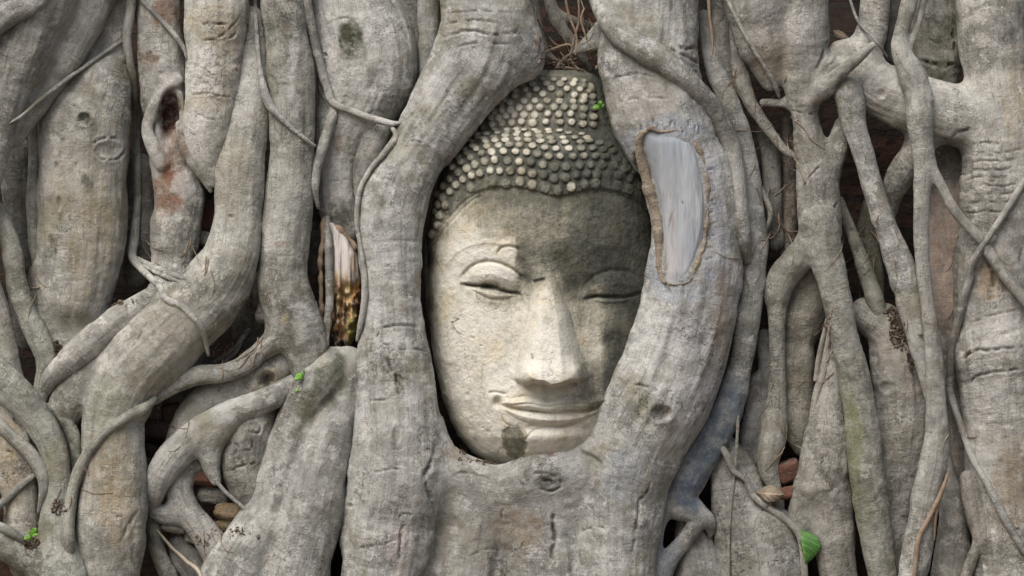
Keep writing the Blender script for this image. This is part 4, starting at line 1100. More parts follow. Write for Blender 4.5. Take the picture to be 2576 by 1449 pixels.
root('bg10', 'brown striped root seen in the dark slot left of the branching right root', [[(1985, 300, 20), (1988, 430, 20), (1985, 560, 22), (1975, 660, 18)]], d=-40, tint=(.66, .55, .44), group=BG)
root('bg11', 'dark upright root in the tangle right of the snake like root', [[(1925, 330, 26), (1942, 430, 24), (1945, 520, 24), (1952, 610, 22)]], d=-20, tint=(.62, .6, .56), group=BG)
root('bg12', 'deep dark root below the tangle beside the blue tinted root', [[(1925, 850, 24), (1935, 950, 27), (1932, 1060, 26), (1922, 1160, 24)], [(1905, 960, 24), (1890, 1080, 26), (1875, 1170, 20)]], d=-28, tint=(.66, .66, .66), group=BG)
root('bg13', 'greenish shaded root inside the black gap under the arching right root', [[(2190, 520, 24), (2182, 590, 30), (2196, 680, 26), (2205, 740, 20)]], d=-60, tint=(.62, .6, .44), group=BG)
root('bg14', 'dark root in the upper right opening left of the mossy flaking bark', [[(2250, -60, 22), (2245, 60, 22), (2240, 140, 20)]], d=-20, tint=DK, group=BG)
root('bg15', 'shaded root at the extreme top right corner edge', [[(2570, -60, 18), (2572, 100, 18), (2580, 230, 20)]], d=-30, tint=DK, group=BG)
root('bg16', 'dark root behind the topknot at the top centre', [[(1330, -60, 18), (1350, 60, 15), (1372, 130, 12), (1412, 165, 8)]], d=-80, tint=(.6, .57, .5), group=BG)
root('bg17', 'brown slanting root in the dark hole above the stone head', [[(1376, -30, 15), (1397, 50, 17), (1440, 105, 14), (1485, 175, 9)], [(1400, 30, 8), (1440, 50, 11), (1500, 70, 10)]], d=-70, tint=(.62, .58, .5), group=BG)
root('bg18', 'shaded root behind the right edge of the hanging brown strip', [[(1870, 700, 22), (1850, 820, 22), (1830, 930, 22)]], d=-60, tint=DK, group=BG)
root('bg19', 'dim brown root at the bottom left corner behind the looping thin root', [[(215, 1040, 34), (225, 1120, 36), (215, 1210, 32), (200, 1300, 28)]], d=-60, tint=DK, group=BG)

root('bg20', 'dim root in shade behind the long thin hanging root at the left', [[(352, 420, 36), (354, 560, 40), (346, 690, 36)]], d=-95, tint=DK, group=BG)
root('P', 'broad pale root with a dark moss patch, ending in a rotten cavity',
     [[(880, -60, 96), (888, 30, 106), (916, 110, 122), (922, 190, 122), (905, 260, 104), (868, 330, 76), (848, 400, 58), (845, 470, 50), (850, 530, 48), (868, 580, 40, -15)]], d=-10, fl=0.72, tint=(1.36, 1.36, 1.33), rough=.35, wr=1.3)
root('P2', 'dark rounded root edge squeezed between the mossy pale root and the embracing root', [[(1000, -60, 56), (1022, 30, 44), (1046, 110, 30), (1058, 190, 26), (1062, 250, 18)]], d=-45, tint=(.74, .72, .68), group=BG)
root('P3', 'narrow grey root strip at the top beside the broad root that wraps the head', [[(1082, -60, 30), (1078, 40, 28), (1076, 130, 22), (1068, 200, 12)]], d=0, tint=(.85, .84, .82))
root('P4', 'short wrinkled grey lump of root beside the left root of the head', [[(965, 318, 22), (945, 350, 34), (928, 400, 36), (912, 450, 26), (902, 490, 12)]], d=30, tint=(.9, .89, .86), wr=2.4)

root('cradle', 'massive grey root wrapping the stone head on both sides and under its chin',
     [[(1205, -80, 104), (1213, 0, 106), (1222, 70, 112), (1200, 150, 112), (1150, 230, 96), (1098, 310, 88), (1052, 380, 84), (1012, 450, 82), (988, 530, 82), (983, 620, 78), (985, 710, 74), (990, 800, 80), (990, 880, 92), (992, 960, 104), (998, 1040, 114), (1000, 1120, 124), (1000, 1220, 130), (985, 1310, 120), (975, 1390, 110), (960, 1470, 110)],
      [(1240, 40, 92), (1285, 112, 80), (1318, 150, 52), (1342, 160, 28)],
      [(1640, -80, 121, 55), (1641, 0, 121, 58), (1638, 80, 122, 60), (1630, 150, 128, 62), (1642, 220, 124, 68), (1660, 290, 122), (1685, 350, 118), (1718, 420, 116), (1742, 500, 113), (1752, 580, 110), (1750, 660, 114), (1738, 740, 122), (1722, 810, 128), (1705, 870, 132), (1680, 940, 136), (1648, 1010, 142), (1610, 1075, 140), (1580, 1145, 132), (1566, 1220, 116), (1562, 1300, 104), (1560, 1380, 96), (1556, 1470, 96)],
      [(1060, 1190, 80, 50), (1130, 1225, 82, 50), (1230, 1270, 106, 48), (1330, 1272, 112, 48), (1430, 1235, 108, 55), (1520, 1170, 100, 62)],
      [(1215, 1290, 100, 50), (1195, 1370, 100, 50), (1180, 1470, 105, 50)], [(1350, 1290, 120, 46), (1380, 1380, 125, 46), (1390, 1470, 130, 46)], [(1078, 1075, 42, 66), (1090, 1118, 46, 74), (1120, 1164, 50, 80), (1186, 1208, 54, 88), (1258, 1224, 55, 98), (1320, 1208, 56, 110), (1384, 1180, 57, 114), (1442, 1166, 54, 104)]],
     d=78, k=34, fl=0.80, h=3.0, tint=(1.06, 1.045, 1.015), rough=.55, wr=1.2, relief=1.35)

root('A', 'thick grey root slanting down out of the top left corner', [[(100, -60, 108), (66, 60, 98), (28, 180, 76), (-2, 300, 52), (-24, 420, 40), (-50, 520, 34)], [(250, -60, 58, 65), (208, 50, 58, 65), (150, 150, 54, 65), (82, 250, 46, 60), (30, 340, 34, 60)]], d=95, k=9, tint=(.97, .96, .92))
root('A3', 'small knobbly root crossing the very top left corner', [[(-60, 90, 30), (-10, 58, 30), (35, 28, 30), (80, 12, 26), (120, -40, 24)]], d=172, tint=NEU)
root('B', 'fat pale smooth root at the left with two folds at its foot', [[(300, -60, 46), (290, 30, 48), (270, 110, 56), (238, 200, 86), (214, 300, 110), (207, 430, 116), (204, 560, 112), (195, 670, 104), (185, 740, 90)], [(128, 690, 54), (120, 790, 50), (148, 880, 48, 0)], [(225, 690, 62), (216, 790, 55), (204, 850, 48), (192, 900, 34)]], d=0, k=16, tint=(1.04, 1.0, .9), wr=1.2)
root('C', 'blotched root with a dark red hollow, bending into a smaller root at its foot', [[(395, -60, 58), (398, 40, 58), (408, 150, 62), (412, 250, 58), (420, 350, 48), (434, 430, 54), (452, 495, 66), (442, 570, 62), (436, 650, 56), (430, 720, 54, 30), (404, 752, 44, 70), (345, 780, 38, 95), (285, 815, 37, 100), (222, 866, 36, 100), (168, 915, 33, 90), (132, 948, 26, 74), (112, 985, 17, 48)],
     [(448, 200, 14, 50), (400, 245, 14, 52), (378, 290, 14, 52), (371, 331, 15, 52), (388, 377, 18, 50), (408, 412, 20, 45)], [(446, 240, 14, 48), (454, 305, 13, 52), (463, 360, 14, 56), (486, 410, 14, 56), (512, 448, 11, 52), (530, 480, 6, 48)]], d=8, k=10, tint=(1.05, 1.0, .92), h=2.8)
root('D', 'bright whitish root with wrinkled scars ending in a blunt foot', [[(545, -60, 82), (543, 50, 81), (541, 150, 75), (536, 240, 68), (522, 310, 62), (518, 370, 50), (526, 420, 34), (532, 455, 18)]], d=50, tint=(1.36, 1.33, 1.22), rough=.5, wr=1.8)
root('E', 'thick bent root sweeping from the upright bright root down to the lower left', [[(634, 40, 24, 25), (636, 130, 38, 30), (630, 230, 48, 40), (620, 320, 55, 50), (606, 420, 60, 60), (599, 520, 62, 65), (592, 595, 66, 70), (573, 670, 78), (530, 740, 90), (458, 808, 100), (385, 878, 102), (322, 950, 97), (292, 1020, 82), (284, 1095, 78), (288, 1180, 84), (283, 1265, 94), (276, 1350, 88), (284, 1470, 70)], [(350, 850, 66, 62), (250, 925, 62, 62), (190, 985, 54, 56), (160, 1045, 42, 35), (150, 1110, 28, 0)]], d=82, tint=(1.0, .97, .86), rough=.35)
root('G', 'flat brownish root behind the bent root at the lower left', [[(270, 880, 60), (205, 955, 62), (165, 1020, 52), (155, 1080, 42), (160, 1150, 30)]], d=20, tint=(.9, .88, .8))
root('I2', 'brown scaly root along the left edge halfway down', [[(-30, 700, 26), (-4, 780, 27), (12, 860, 29), (28, 935, 28), (52, 1000, 26)]], d=60, tint=BRN, rough=.5)
root('Hh', 'slender root curving down from the left edge to a fork above the soil pocket', [[(-30, 500, 24), (5, 560, 25), (30, 630, 25), (44, 720, 27), (68, 790, 28), (96, 850, 30), (116, 900, 28), (108, 960, 23), (95, 1015, 20), (92, 1070, 16)]], d=48, tint=OLV)
root('J', 'pale root with yellowish flaking bark in the lower left corner', [[(0, 1000, 46), (26, 1085, 62), (42, 1170, 58), (52, 1250, 46), (58, 1340, 46), (60, 1420, 40)]], d=45, tint=(1.15, 1.08, .94), rough=.8)
root('I', 'long grey root arching over the flaking root at the lower left', [[(-40, 925, 45), (22, 975, 45), (76, 1030, 42), (116, 1090, 38), (139, 1150, 35), (145, 1220, 34), (137, 1300, 38), (142, 1380, 56), (160, 1470, 74)]], d=98, tint=OLV)
root('Ll', 'lumpy roots heaped in the bottom left corner below the tiny sprout', [[(-40, 1345, 40), (30, 1372, 46), (90, 1405, 50), (140, 1450, 58), (170, 1500, 60)]], d=88, tint=OLV)
root('ring', 'short root bent like a hook beside the bent thick root', [[(104, 1030, 11), (138, 1031, 18), (168, 1062, 18), (186, 1105, 17), (192, 1155, 14), (188, 1200, 8)]], d=60, tint=OLV)

root('O', 'tall straight grey root left of the pale mossy root, splitting at its foot', [[(708, -60, 55), (711, 0, 56), (722, 100, 57), (733, 200, 60), (737, 300, 58), (733, 400, 57), (728, 480, 58), (721, 560, 60), (713, 640, 62), (713, 720, 66), (735, 790, 68), (760, 850, 60), (772, 900, 48), (775, 950, 34)], [(725, 800, 45, 60), (695, 850, 32, 75), (655, 884, 25, 88), (610, 920, 24, 92), (560, 938, 24, 92), (490, 946, 24, 92), (433, 972, 22, 92), (388, 1005, 14, 92)]], d=60, k=26, tint=(.97, .96, .88))
root('knots', 'cluster of pale knobs with a round hollow below the tall grey root', [[(706, 912, 38, 40), (668, 945, 50, 48), (590, 990, 50), (520, 1010, 44), (476, 1060, 44), (455, 1120, 40)], [(640, 935, 30), (570, 975, 34)], [(520, 1005, 30), (500, 1090, 34)]], d=30, k=18, tint=(1.0, .97, .88))
root('RR', 'swollen root with swirl marks hanging beside the rubble hole', [[(660, 1030, 48, 40), (628, 1080, 62), (615, 1150, 62), (625, 1215, 52), (648, 1275, 38), (660, 1320, 24)]], d=58, tint=(.97, .95, .88))
root('QQ', 'long arm of root running from the pale base leftward with a short drooping branch', [[(775, 945, 26, 25), (740, 970, 29, 52), (705, 990, 31, 76), (668, 1007, 33), (612, 1030, 36), (552, 1062, 40), (492, 1100, 42), (442, 1142, 42), (408, 1190, 36), (392, 1232, 28, 78), (386, 1262, 20, 50)], [(558, 1075, 32), (532, 1125, 30), (530, 1168, 25), (543, 1208, 15)]], d=88, k=22, tint=(.95, .93, .87))
root('SS', 'curling root that circles the hole filled with broken bricks', [[(545, 1150, 14), (510, 1158, 19), (470, 1180, 31), (450, 1225, 35), (468, 1280, 36), (508, 1332, 36), (540, 1380, 42), (575, 1430, 50), (600, 1490, 60)], [(458, 1288, 34, 48), (420, 1294, 29, 50), (392, 1288, 20, 45)]], d=60, k=16, tint=(.92, .9, .85))
root('TT', 'pale forked root base spreading left from under the rotten cavity', [[(838, 918, 46, 48), (818, 940, 54, 66), (794, 972, 55), (768, 1010, 54), (740, 1080, 54), (720, 1150, 60), (704, 1220, 64), (688, 1290, 68), (640, 1360, 78), (590, 1450, 84)], [(878, 912, 40, 48), (876, 985, 42, 64), (852, 1040, 50), (818, 1115, 66), (792, 1200, 80), (776, 1280, 90), (756, 1360, 92), (735, 1460, 98)]], d=74, k=12, tint=(1.0, .99, .95), rough=.35)

root('X2', 'slim root in the shadow directly right of the embracing root near the top', [[(1815, -40, 25), (1815, 60, 25), (1825, 150, 25), (1836, 240, 25), (1852, 330, 22), (1870, 420, 18)]], d=-5, tint=(.84, .83, .78))
root('X', 'long blue tinted root beside the embracing root, forking into loops at the bottom', [[(1770, 40, 16, -40), (1790, 150, 22, 5), (1830, 250, 26), (1865, 340, 28), (1884, 440, 28), (1894, 540, 30), (1902, 620, 32), (1894, 700, 32), (1884, 780, 32), (1874, 860, 30), (1862, 920, 30), (1846, 985, 36), (1822, 1050, 40), (1788, 1112, 44), (1750, 1170, 46), (1718, 1232, 42), (1712, 1275, 34)], [(1690, 1265, 26), (1664, 1315, 14), (1654, 1380, 13), (1652, 1470, 18)], [(1732, 1275, 30), (1752, 1310, 24), (1727, 1354, 21), (1682, 1408, 24), (1656, 1470, 30)], [(1750, 1285, 26), (1778, 1305, 20), (1787, 1330, 13, 30), (1786, 1348, 7, 15)]], d=42, k=12, tint=(.94, .95, .94))
root('X3', 'smooth root curving rightward across the dark tangle', [[(1840, 10, 14), (1852, 100, 17), (1863, 185, 21), (1885, 252, 18), (1915, 300, 15), (1945, 342, 13), (1975, 378, 11), (2002, 394, 8)]], d=35, tint=(.95, .92, .85))
root('MM', 'rounded brown root at the bottom right of the blue tinted loops', [[(1795, 1110, 40), (1845, 1190, 60), (1868, 1280, 76), (1882, 1370, 84), (1895, 1470, 90)], [(1935, 1340, 70, 25), (1955, 1440, 76, 25)]], d=0, k=20, tint=(.8, .78, .73), rough=.6)
root('MM2', 'grey rounded root inside the blue loop at the bottom', [[(1735, 1300, 36), (1748, 1370, 52), (1768, 1470, 72)]], d=-10, tint=(.84, .83, .82))
root('KK', 'yellowish wavy root in shade behind the long straight right root', [[(2055, 640, 50), (2040, 700, 58), (2020, 790, 58), (2006, 860, 46), (2000, 930, 50), (2002, 1010, 46), (2004, 1075, 38), (2014, 1130, 18)]], d=-15, tint=(.9, .84, .7))
root('LL', 'spreading brown root foot right of the green leaf', [[(2108, 860, 24), (2098, 960, 34), (2086, 1060, 50), (2078, 1150, 64), (2070, 1225, 68)], [(2085, 1250, 58), (2096, 1340, 56), (2112, 1470, 50)], [(2045, 1240, 48), (2008, 1320, 34)]], d=40, k=16, tint=(.92, .88, .81), rough=.45)
root('JJ', 'wide brown root in the middle of the right side below the red soil', [[(2180, 790, 44), (2236, 830, 60), (2262, 910, 72), (2274, 1010, 80), (2270, 1110, 78), (2258, 1200, 68), (2250, 1290, 55), (2240, 1400, 50), (2235, 1470, 50)]], d=-5, tint=(.88, .84, .77))
root('back', 'pinkish pale trunk behind the crossing thin roots on the right', [[(2375, 330, 50), (2382, 430, 72), (2392, 530, 78), (2402, 630, 84), (2405, 730, 88), (2402, 830, 70), (2398, 950, 52), (2405, 1100, 48), (2410, 1220, 44)]], d=-55, fl=.7, tint=PINK)
root('flake', 'slab of mossy flaking bark set into the top right trunk', [[(2350, -60, 66), (2352, 50, 68), (2356, 130, 64), (2358, 190, 52)]], d=-45, fl=.6, tint=(1.0, .98, .86), rough=.9, name='bark_slab', cat='bark')
root('arch', 'huge right hand trunk with a thick arm arching left beneath the bark slab', [[(2500, -60, 88), (2492, 40, 86), (2498, 140, 82), (2512, 240, 92), (2530, 340, 108), (2532, 450, 112), (2522, 560, 108), (2505, 680, 108), (2505, 790, 112), (2518, 900, 116), (2528, 1000, 116), (2532, 1100, 112), (2535, 1200, 106), (2545, 1320, 104), (2555, 1470, 110)],
     [(2205, -60, 40, 30), (2200, 30, 38, 30), (2188, 95, 40, 35), (2165, 145, 46, 42), (2150, 180, 48, 45)], [(2120, 140, 42, 50), (2160, 185, 60, 48), (2205, 220, 72, 45), (2260, 245, 76, 45), (2330, 270, 76, 45), (2400, 288, 78, 40), (2470, 300, 84, 30)], [(2330, 330, 44, 35), (2300, 388, 38, 35), (2265, 440, 37, 25), (2245, 490, 28, 10), (2235, 540, 18, -10)]], d=22, k=26, tint=(1.1, 1.06, .99), wr=1.7, rough=.35, h=3.5)
root('Y', 'branching right root with round windows between its limbs', [[(1905, -60, 84), (1908, 50, 78), (1924, 140, 52), (1938, 205, 24)], [(2015, -60, 72), (2020, 40, 66), (2022, 120, 60), (2022, 195, 56), (2022, 250, 40), (2026, 300, 34), (2036, 360, 40), (2052, 425, 52), (2058, 490, 55), (2062, 565, 56), (2060, 620, 50)],
     [(2060, 170, 40), (2100, 180, 44), (2140, 190, 40)], [(2122, 315, 24), (2102, 385, 28), (2078, 435, 34)], [(1920, 258, 10, 40), (1968, 259, 11, 50), (1998, 262, 16, 60)], [(2195, 114, 9, 150), (2150, 153, 14, 135), (2105, 192, 18, 120), (2070, 228, 24, 100), (2040, 250, 20, 80)]], d=62, k=20, tint=(.95, .93, .87), rough=.35)
root('Yr', 'long straight root tinged green running down to the bottom right of centre', [[(2062, 560, 52), (2076, 640, 46), (2094, 705, 38), (2110, 770, 36), (2122, 840, 37), (2142, 915, 38), (2160, 1010, 42), (2172, 1110, 44), (2184, 1220, 47), (2200, 1320, 45), (2224, 1470, 38)], [(2040, 610, 40, 70), (2005, 655, 38, 55), (1972, 695, 38, 45), (1956, 740, 34, 40), (1955, 800, 23, 40), (1956, 900, 21, 40), (1955, 990, 24, 40), (1946, 1090, 33, 40), (1932, 1165, 29, 40), (1944, 1215, 20, 40), (1958, 1258, 15, 40), (1966, 1285, 9, 30)]], d=85, k=20, tint=(.93, .92, .84))
root('II', 'thin dark root slanting into the red soil pocket', [[(2112, 505, 12), (2148, 600, 16), (2180, 690, 20), (2206, 770, 23), (2222, 815, 16)]], d=18, tint=(.72, .71, .6))
root('CC', 'straight slanting root below the stub, joining the long hanging root', [[(2112, 150, 34, 30), (2128, 195, 38, 72), (2138, 245, 38), (2148, 310, 33), (2176, 400, 28), (2205, 500, 27), (2236, 592, 30), (2262, 660, 35), (2284, 728, 37), (2300, 800, 32), (2314, 870, 28), (2328, 940, 20), (2338, 1000, 12)]], d=92, tint=(1.0, .98, .93))
root('DD', 'long hanging root in front of the pinkish trunk, swelling toward the bottom right', [[(2297, -60, 20, 90), (2286, 10, 22, 90), (2266, 85, 20, 95), (2266, 130, 26, 105), (2294, 190, 36, 108), (2312, 245, 38, 112), (2316, 310, 34), (2320, 365, 30), (2322, 430, 24), (2318, 510, 22), (2317, 590, 20), (2321, 660, 19), (2330, 740, 18), (2340, 812, 19), (2351, 915, 23), (2354, 1016, 28), (2356, 1093, 31), (2348, 1170, 36), (2330, 1246, 37), (2318, 1322, 37), (2292, 1470, 40)], [(2330, -30, 9, 70), (2310, 60, 9, 80), (2286, 122, 10, 95)], [(2325, 385, 20), (2345, 425, 15), (2365, 462, 13), (2402, 530, 14), (2465, 602, 15), (2515, 677, 15), (2576, 752, 14), (2625, 815, 13)]], d=120, k=14, tint=(.94, .92, .85), h=2.6)
root('br1', 'low ribbed root at the bottom right behind the dry brown stick', [[(2372, 1150, 20, -30), (2386, 1220, 28, 10), (2398, 1290, 36), (2396, 1380, 46), (2390, 1470, 52)]], d=25, tint=(.95, .9, .82))
root('br2', 'short reddish stained root at the foot of the huge right trunk', [[(2438, 1205, 24), (2450, 1275, 28), (2470, 1345, 26), (2500, 1400, 26), (2512, 1470, 32)], [(2478, 1330, 16), (2458, 1375, 15), (2440, 1420, 15), (2425, 1470, 14)]], d=70, k=12, tint=(1.0, .93, .86))
root('stub', 'pointed grey stub of a root left of the embracing right root near the top', [[(1545, 40, 30), (1515, 72, 24), (1485, 100, 18), (1452, 126, 10), (1440, 132, 6)], [(1545, 110, 22), (1500, 112, 18), (1465, 125, 10)]], d=-20, k=14, tint=(.9, .88, .82))

# ---------------------------------------------------------------- thin roots over them
thin('W', 'smooth snake like root sliding down over the right embracing root', [[(1498, -60, 26), (1510, 0, 26), (1530, 45, 28), (1565, 92, 31), (1625, 130, 32), (1690, 172, 31), (1745, 218, 29), (1785, 265, 28), (1820, 325, 27), (1845, 390, 25), (1856, 460, 23), (1863, 540, 21), (1871, 620, 19), (1882, 660, 14, -8)]], lift=.42, tint=(.98, .97, .93), group='thick fig roots on the wall', name='fig_root', cat='root', smooth=14)
thin('V1', 'thin pale hanging root with side shoots, between the fat left root and hollow root', [[(331, -60, 12), (331, 0, 12), (318, 92, 13), (326, 153, 11), (341, 255, 11), (344, 357, 10), (346, 458, 10), (344, 535, 11), (336, 611, 12), (334, 647, 11), (357, 677, 9), (402, 723, 9), (418, 752, 9), (458, 772, 9), (494, 808, 9), (514, 843, 8), (524, 895, 6)], [(316, 95, 6), (255, 138, 5), (168, 199, 5), (102, 250, 5), (56, 290, 4), (20, 312, 3)], [(340, 648, 8), (387, 672, 8), (438, 693, 8), (482, 706, 7)], [(350, 662, 6), (400, 688, 6), (460, 712, 5)]], tint=(1.05, 1.02, .94))
thin('V2', 'thin rootlet crossing the top of the blotched root diagonally', [[(352, -30, 6), (357, 0, 6), (397, 41, 6), (443, 92, 6), (464, 125, 5), (470, 150, 4)]], tint=NEU)
thin('V3', 'threadlike rootlet running down the left side of the tall grey root', [[(640, -30, 5), (647, 100, 6), (657, 190, 8), (675, 255, 12), (700, 290, 9), (736, 325, 7), (777, 357, 6), (794, 368, 5)]], tint=NEU)
thin('R', 'thin root zigzagging down the mossy pale root and branching toward the head', [[(770, -60, 12), (772, 0, 12), (780, 50, 12), (793, 112, 12), (808, 173, 12), (823, 219, 11), (836, 257, 10), (874, 276, 9), (930, 296, 9), (980, 310, 9), (1012, 309, 6)], [(833, 250, 10), (838, 280, 12), (826, 325, 13), (808, 380, 14), (795, 430, 12), (792, 480, 10), (801, 525, 7)], [(980, 310, 8), (996, 340, 7), (988, 362, 7), (965, 388, 7), (940, 415, 7), (916, 455, 7), (901, 500, 7), (897, 560, 6), (905, 610, 6), (913, 660, 7), (918, 720, 9), (912, 790, 8), (898, 858, 6)]], tint=(1.0, .98, .92))
thin('M', 'rounded thin root curling across the thick bent root', [[(392, 1000, 11), (375, 1018, 13), (355, 1030, 14), (308, 1057, 14), (265, 1088, 14), (230, 1128, 15), (205, 1170, 15), (186, 1220, 15), (176, 1270, 16), (170, 1312, 18), (172, 1365, 18), (180, 1410, 14)]], lift=.4, tint=OLV)
thin('K', 'thin root bending sharply over the yellow flaking root', [[(-35, 1045, 18), (0, 1070, 18), (35, 1105, 18), (72, 1135, 18), (96, 1170, 18), (109, 1200, 17), (108, 1240, 12), (96, 1292, 5)], [(96, 1188, 12), (50, 1225, 10), (0, 1270, 10), (-30, 1292, 10)]], lift=.4, tint=(.92, .9, .82))
thin('L2', 'small root lying over the bottom left corner heap', [[(-30, 1312, 12), (20, 1335, 12), (65, 1365, 8), (85, 1378, 4)]], tint=OLV)
thin('QV', 'threadlike root drooping across the mouth of the rubble hole', [[(541, 1205, 7), (552, 1220, 5), (575, 1245, 5), (611, 1276, 5), (645, 1308, 4)]], d=95, tint=NEU)
thin('WV', 'straight whitish stick root at the bottom left of the forked base', [[(392, 1330, 4), (433, 1378, 4), (470, 1412, 5), (506, 1452, 5)]], lift=1.2, mat=PALE, tint=NEU, cat='rootlet', name='rootlet')
thin('TW', 'twiggy dark rootlets in the hole above the circling root', [[(628, 826, 8), (586, 879, 6), (535, 912, 4)], [(612, 850, 5), (590, 890, 5), (560, 912, 4)]], d=10, tint=DK, cat='rootlet', name='rootlet')
thin('FF', 'long thin root crossing the right trunk and falling to the bottom right corner', [[(2602, 440, 9), (2576, 460, 9), (2526, 540, 9), (2485, 600, 9), (2450, 657, 10), (2435, 715, 11), (2415, 790, 11), (2397, 864, 10), (2391, 925, 10), (2394, 996, 10), (2420, 1078, 9), (2445, 1149, 9), (2490, 1230, 10), (2537, 1322, 10), (2576, 1383, 10), (2612, 1430, 10)]], tint=(.93, .92, .88))
thin('NN', 'straight threadlike root hanging in front of the brown bottom roots', [[(1857, 1040, 4), (1852, 1144, 4), (1842, 1246, 4), (1834, 1350, 4), (1833, 1470, 4)]], tint=(.95, .9, .8), smooth=30, cat='rootlet', name='rootlet')
thin('OO', 'thin root winding past the dry leaf down to the green leaf', [[(1812, 1120, 11), (1828, 1145, 9), (1845, 1185, 8), (1875, 1205, 8), (1890, 1240, 8), (1912, 1263, 9), (1956, 1292, 9), (1997, 1327, 9), (2017, 1368, 9), (2026, 1470, 9)]], tint=(.92, .88, .8))
thin('YV', 'slender rootlet slanting across the branching right root near the top', [[(1815, -30, 5), (1860, 60, 5), (1900, 132, 5), (1945, 204, 6), (1960, 245, 5)]], tint=(.95, .92, .85), cat='rootlet', name='rootlet')
thin('ZV', 'threadlike rootlet hanging in the black window at the top right', [[(2136, -30, 4), (2139, 0, 4), (2160, 56, 4), (2195, 92, 4), (2232, 142, 4)]], tint=NEU, cat='rootlet', name='rootlet')
thin('t1', 'coiling thin roots in the dark tangle right of the long blue root', [[(1890, 425, 8), (1905, 460, 8), (1926, 500, 8), (1938, 545, 7), (1918, 600, 6), (1906, 645, 6)], [(1900, 540, 5), (1915, 580, 5), (1912, 640, 4)]], d=30, tint=(.8, .79, .74))
thin('t2', 'twin strands of thin root hanging beside the yellowish wavy root', [[(2085, 790, 6), (2062, 890, 7), (2052, 960, 6)], [(2090, 830, 9), (2074, 925, 11), (2054, 996, 11), (2040, 1080, 9)]], d=48, tint=(.9, .84, .74))
thin('dry', 'dry brown dead root leaning at the bottom right', [[(2384, 1196, 5), (2363, 1250, 6), (2338, 1302, 7), (2312, 1353, 7), (2303, 1420, 6), (2298, 1490, 6)], [(2390, 1180, 3), (2370, 1240, 4), (2355, 1290, 4), (2350, 1360, 3)]], lift=1.0, mat=DRY, cat='dead root', name='dead_root')
thin('hang', 'brown dead strip of root dangling in the slot right of the embracing root', [[(1781, -40, 4), (1785, 40, 4), (1791, 80, 3.4), (1793, 122, 2.6), (1789, 146, 1.6)]], d=120, mat=DRY, cat='dead root', name='dead_root')
for lab_, pts_ in (('fine brown tendril looping down to the topknot’s right corner', [(1455, -20, 3), (1456, 51, 3), (1443, 102, 3), (1437, 153, 3), (1468, 183, 3), (1502, 206, 2.4)]),
                   ('fine tendril crossing the dark hole above the stone head', [(1345, 150, 2.6), (1380, 128, 3), (1425, 112, 3), (1440, 118, 2.5)]),
                   ('short tendril curling beside the pointed stub above the head', [(1470, 20, 2.6), (1462, 50, 2.6), (1470, 80, 2.6), (1476, 98, 2)]),
                   ('pale tendril lying along the top of the topknot', [(1400, 168, 3), (1440, 172, 3.2), (1478, 186, 3), (1500, 200, 2.4)]),
                   ('dark tendril slanting up right from the topknot', [(1398, 172, 2.6), (1420, 145, 3), (1450, 128, 2.6)]),
                   ('thin tendril hanging down the left side of the stub', [(1420, -20, 3), (1432, 40, 3), (1450, 90, 2.6), (1448, 140, 2.4)])):
    thin('tendril', lab_, [pts_], d=float(RNG.uniform(-30, 10)), mat=DRY, cat='tendril', name='tendril', group='tendrils above the head')
# ---------------------------------------------------------------- pruning scar on the right embracing root
def z5(p): return [(1274.5 + x * .5093, y * .5093) for x, y in p]
SCAR = z5([(690,650),(740,657),(800,655),(860,662),(900,690),(940,760),(962,850),(980,980),(975,1100),(955,1200),(920,1320),(880,1388),(800,1398),(782,1330),(775,1150),(755,1000),(725,870),(690,760),(675,700)])

def smooth_front(px, py, rad=26):
    """mean stand-out of the built surface round a point"""
    out = np.zeros(len(px)); n = 0
    for a in np.linspace(0, 2 * math.pi, 12, endpoint=False):
        for q in (0.4, 1.0):
            out += dm_get(px + rad * q * math.cos(a), py + rad * q * math.sin(a)); n += 1
    return out / n

def axis_at(key, ci, px, py):
    """front surface of a root worked out from its axis: smooth, without the bark's relief"""
    _, CH, fl = ALLROOTS[key]
    cc = CH[ci]
    best = np.full(px.shape, -1e3)
    for i in range(len(cc)):
        q = cc[i, 2] ** 2 - (px - cc[i, 0]) ** 2 - (py - cc[i, 1]) ** 2
        best = np.maximum(best, np.where(q > 0, cc[i, 3] + fl * np.sqrt(np.maximum(q, 0)), -1e3))
    return best

def scar_base(px, py):
    P = np.array(SCAR); g = np.random.default_rng(3)
    c = P.mean(0)
    t = g.uniform(0, 1.08, 900); k = g.integers(0, len(P), 900)
    X = c[0] + (P[k, 0] - c[0]) * t; Y = c[1] + (P[k, 1] - c[1]) * t
    B = axis_at('cradle', 2, X, Y)
    f = lambda x, y: np.stack([np.ones_like(x), x, y, x * x, x * y, y * y, x * y * y, y ** 3, x * x * y], -1)
    n = lambda x, y: ((x - 1700) / 80, (y - 520) / 190)
    co = np.linalg.lstsq(f(*n(X, Y)), B, rcond=None)[0]
    return f(*n(px, py)) @ co + 1.0

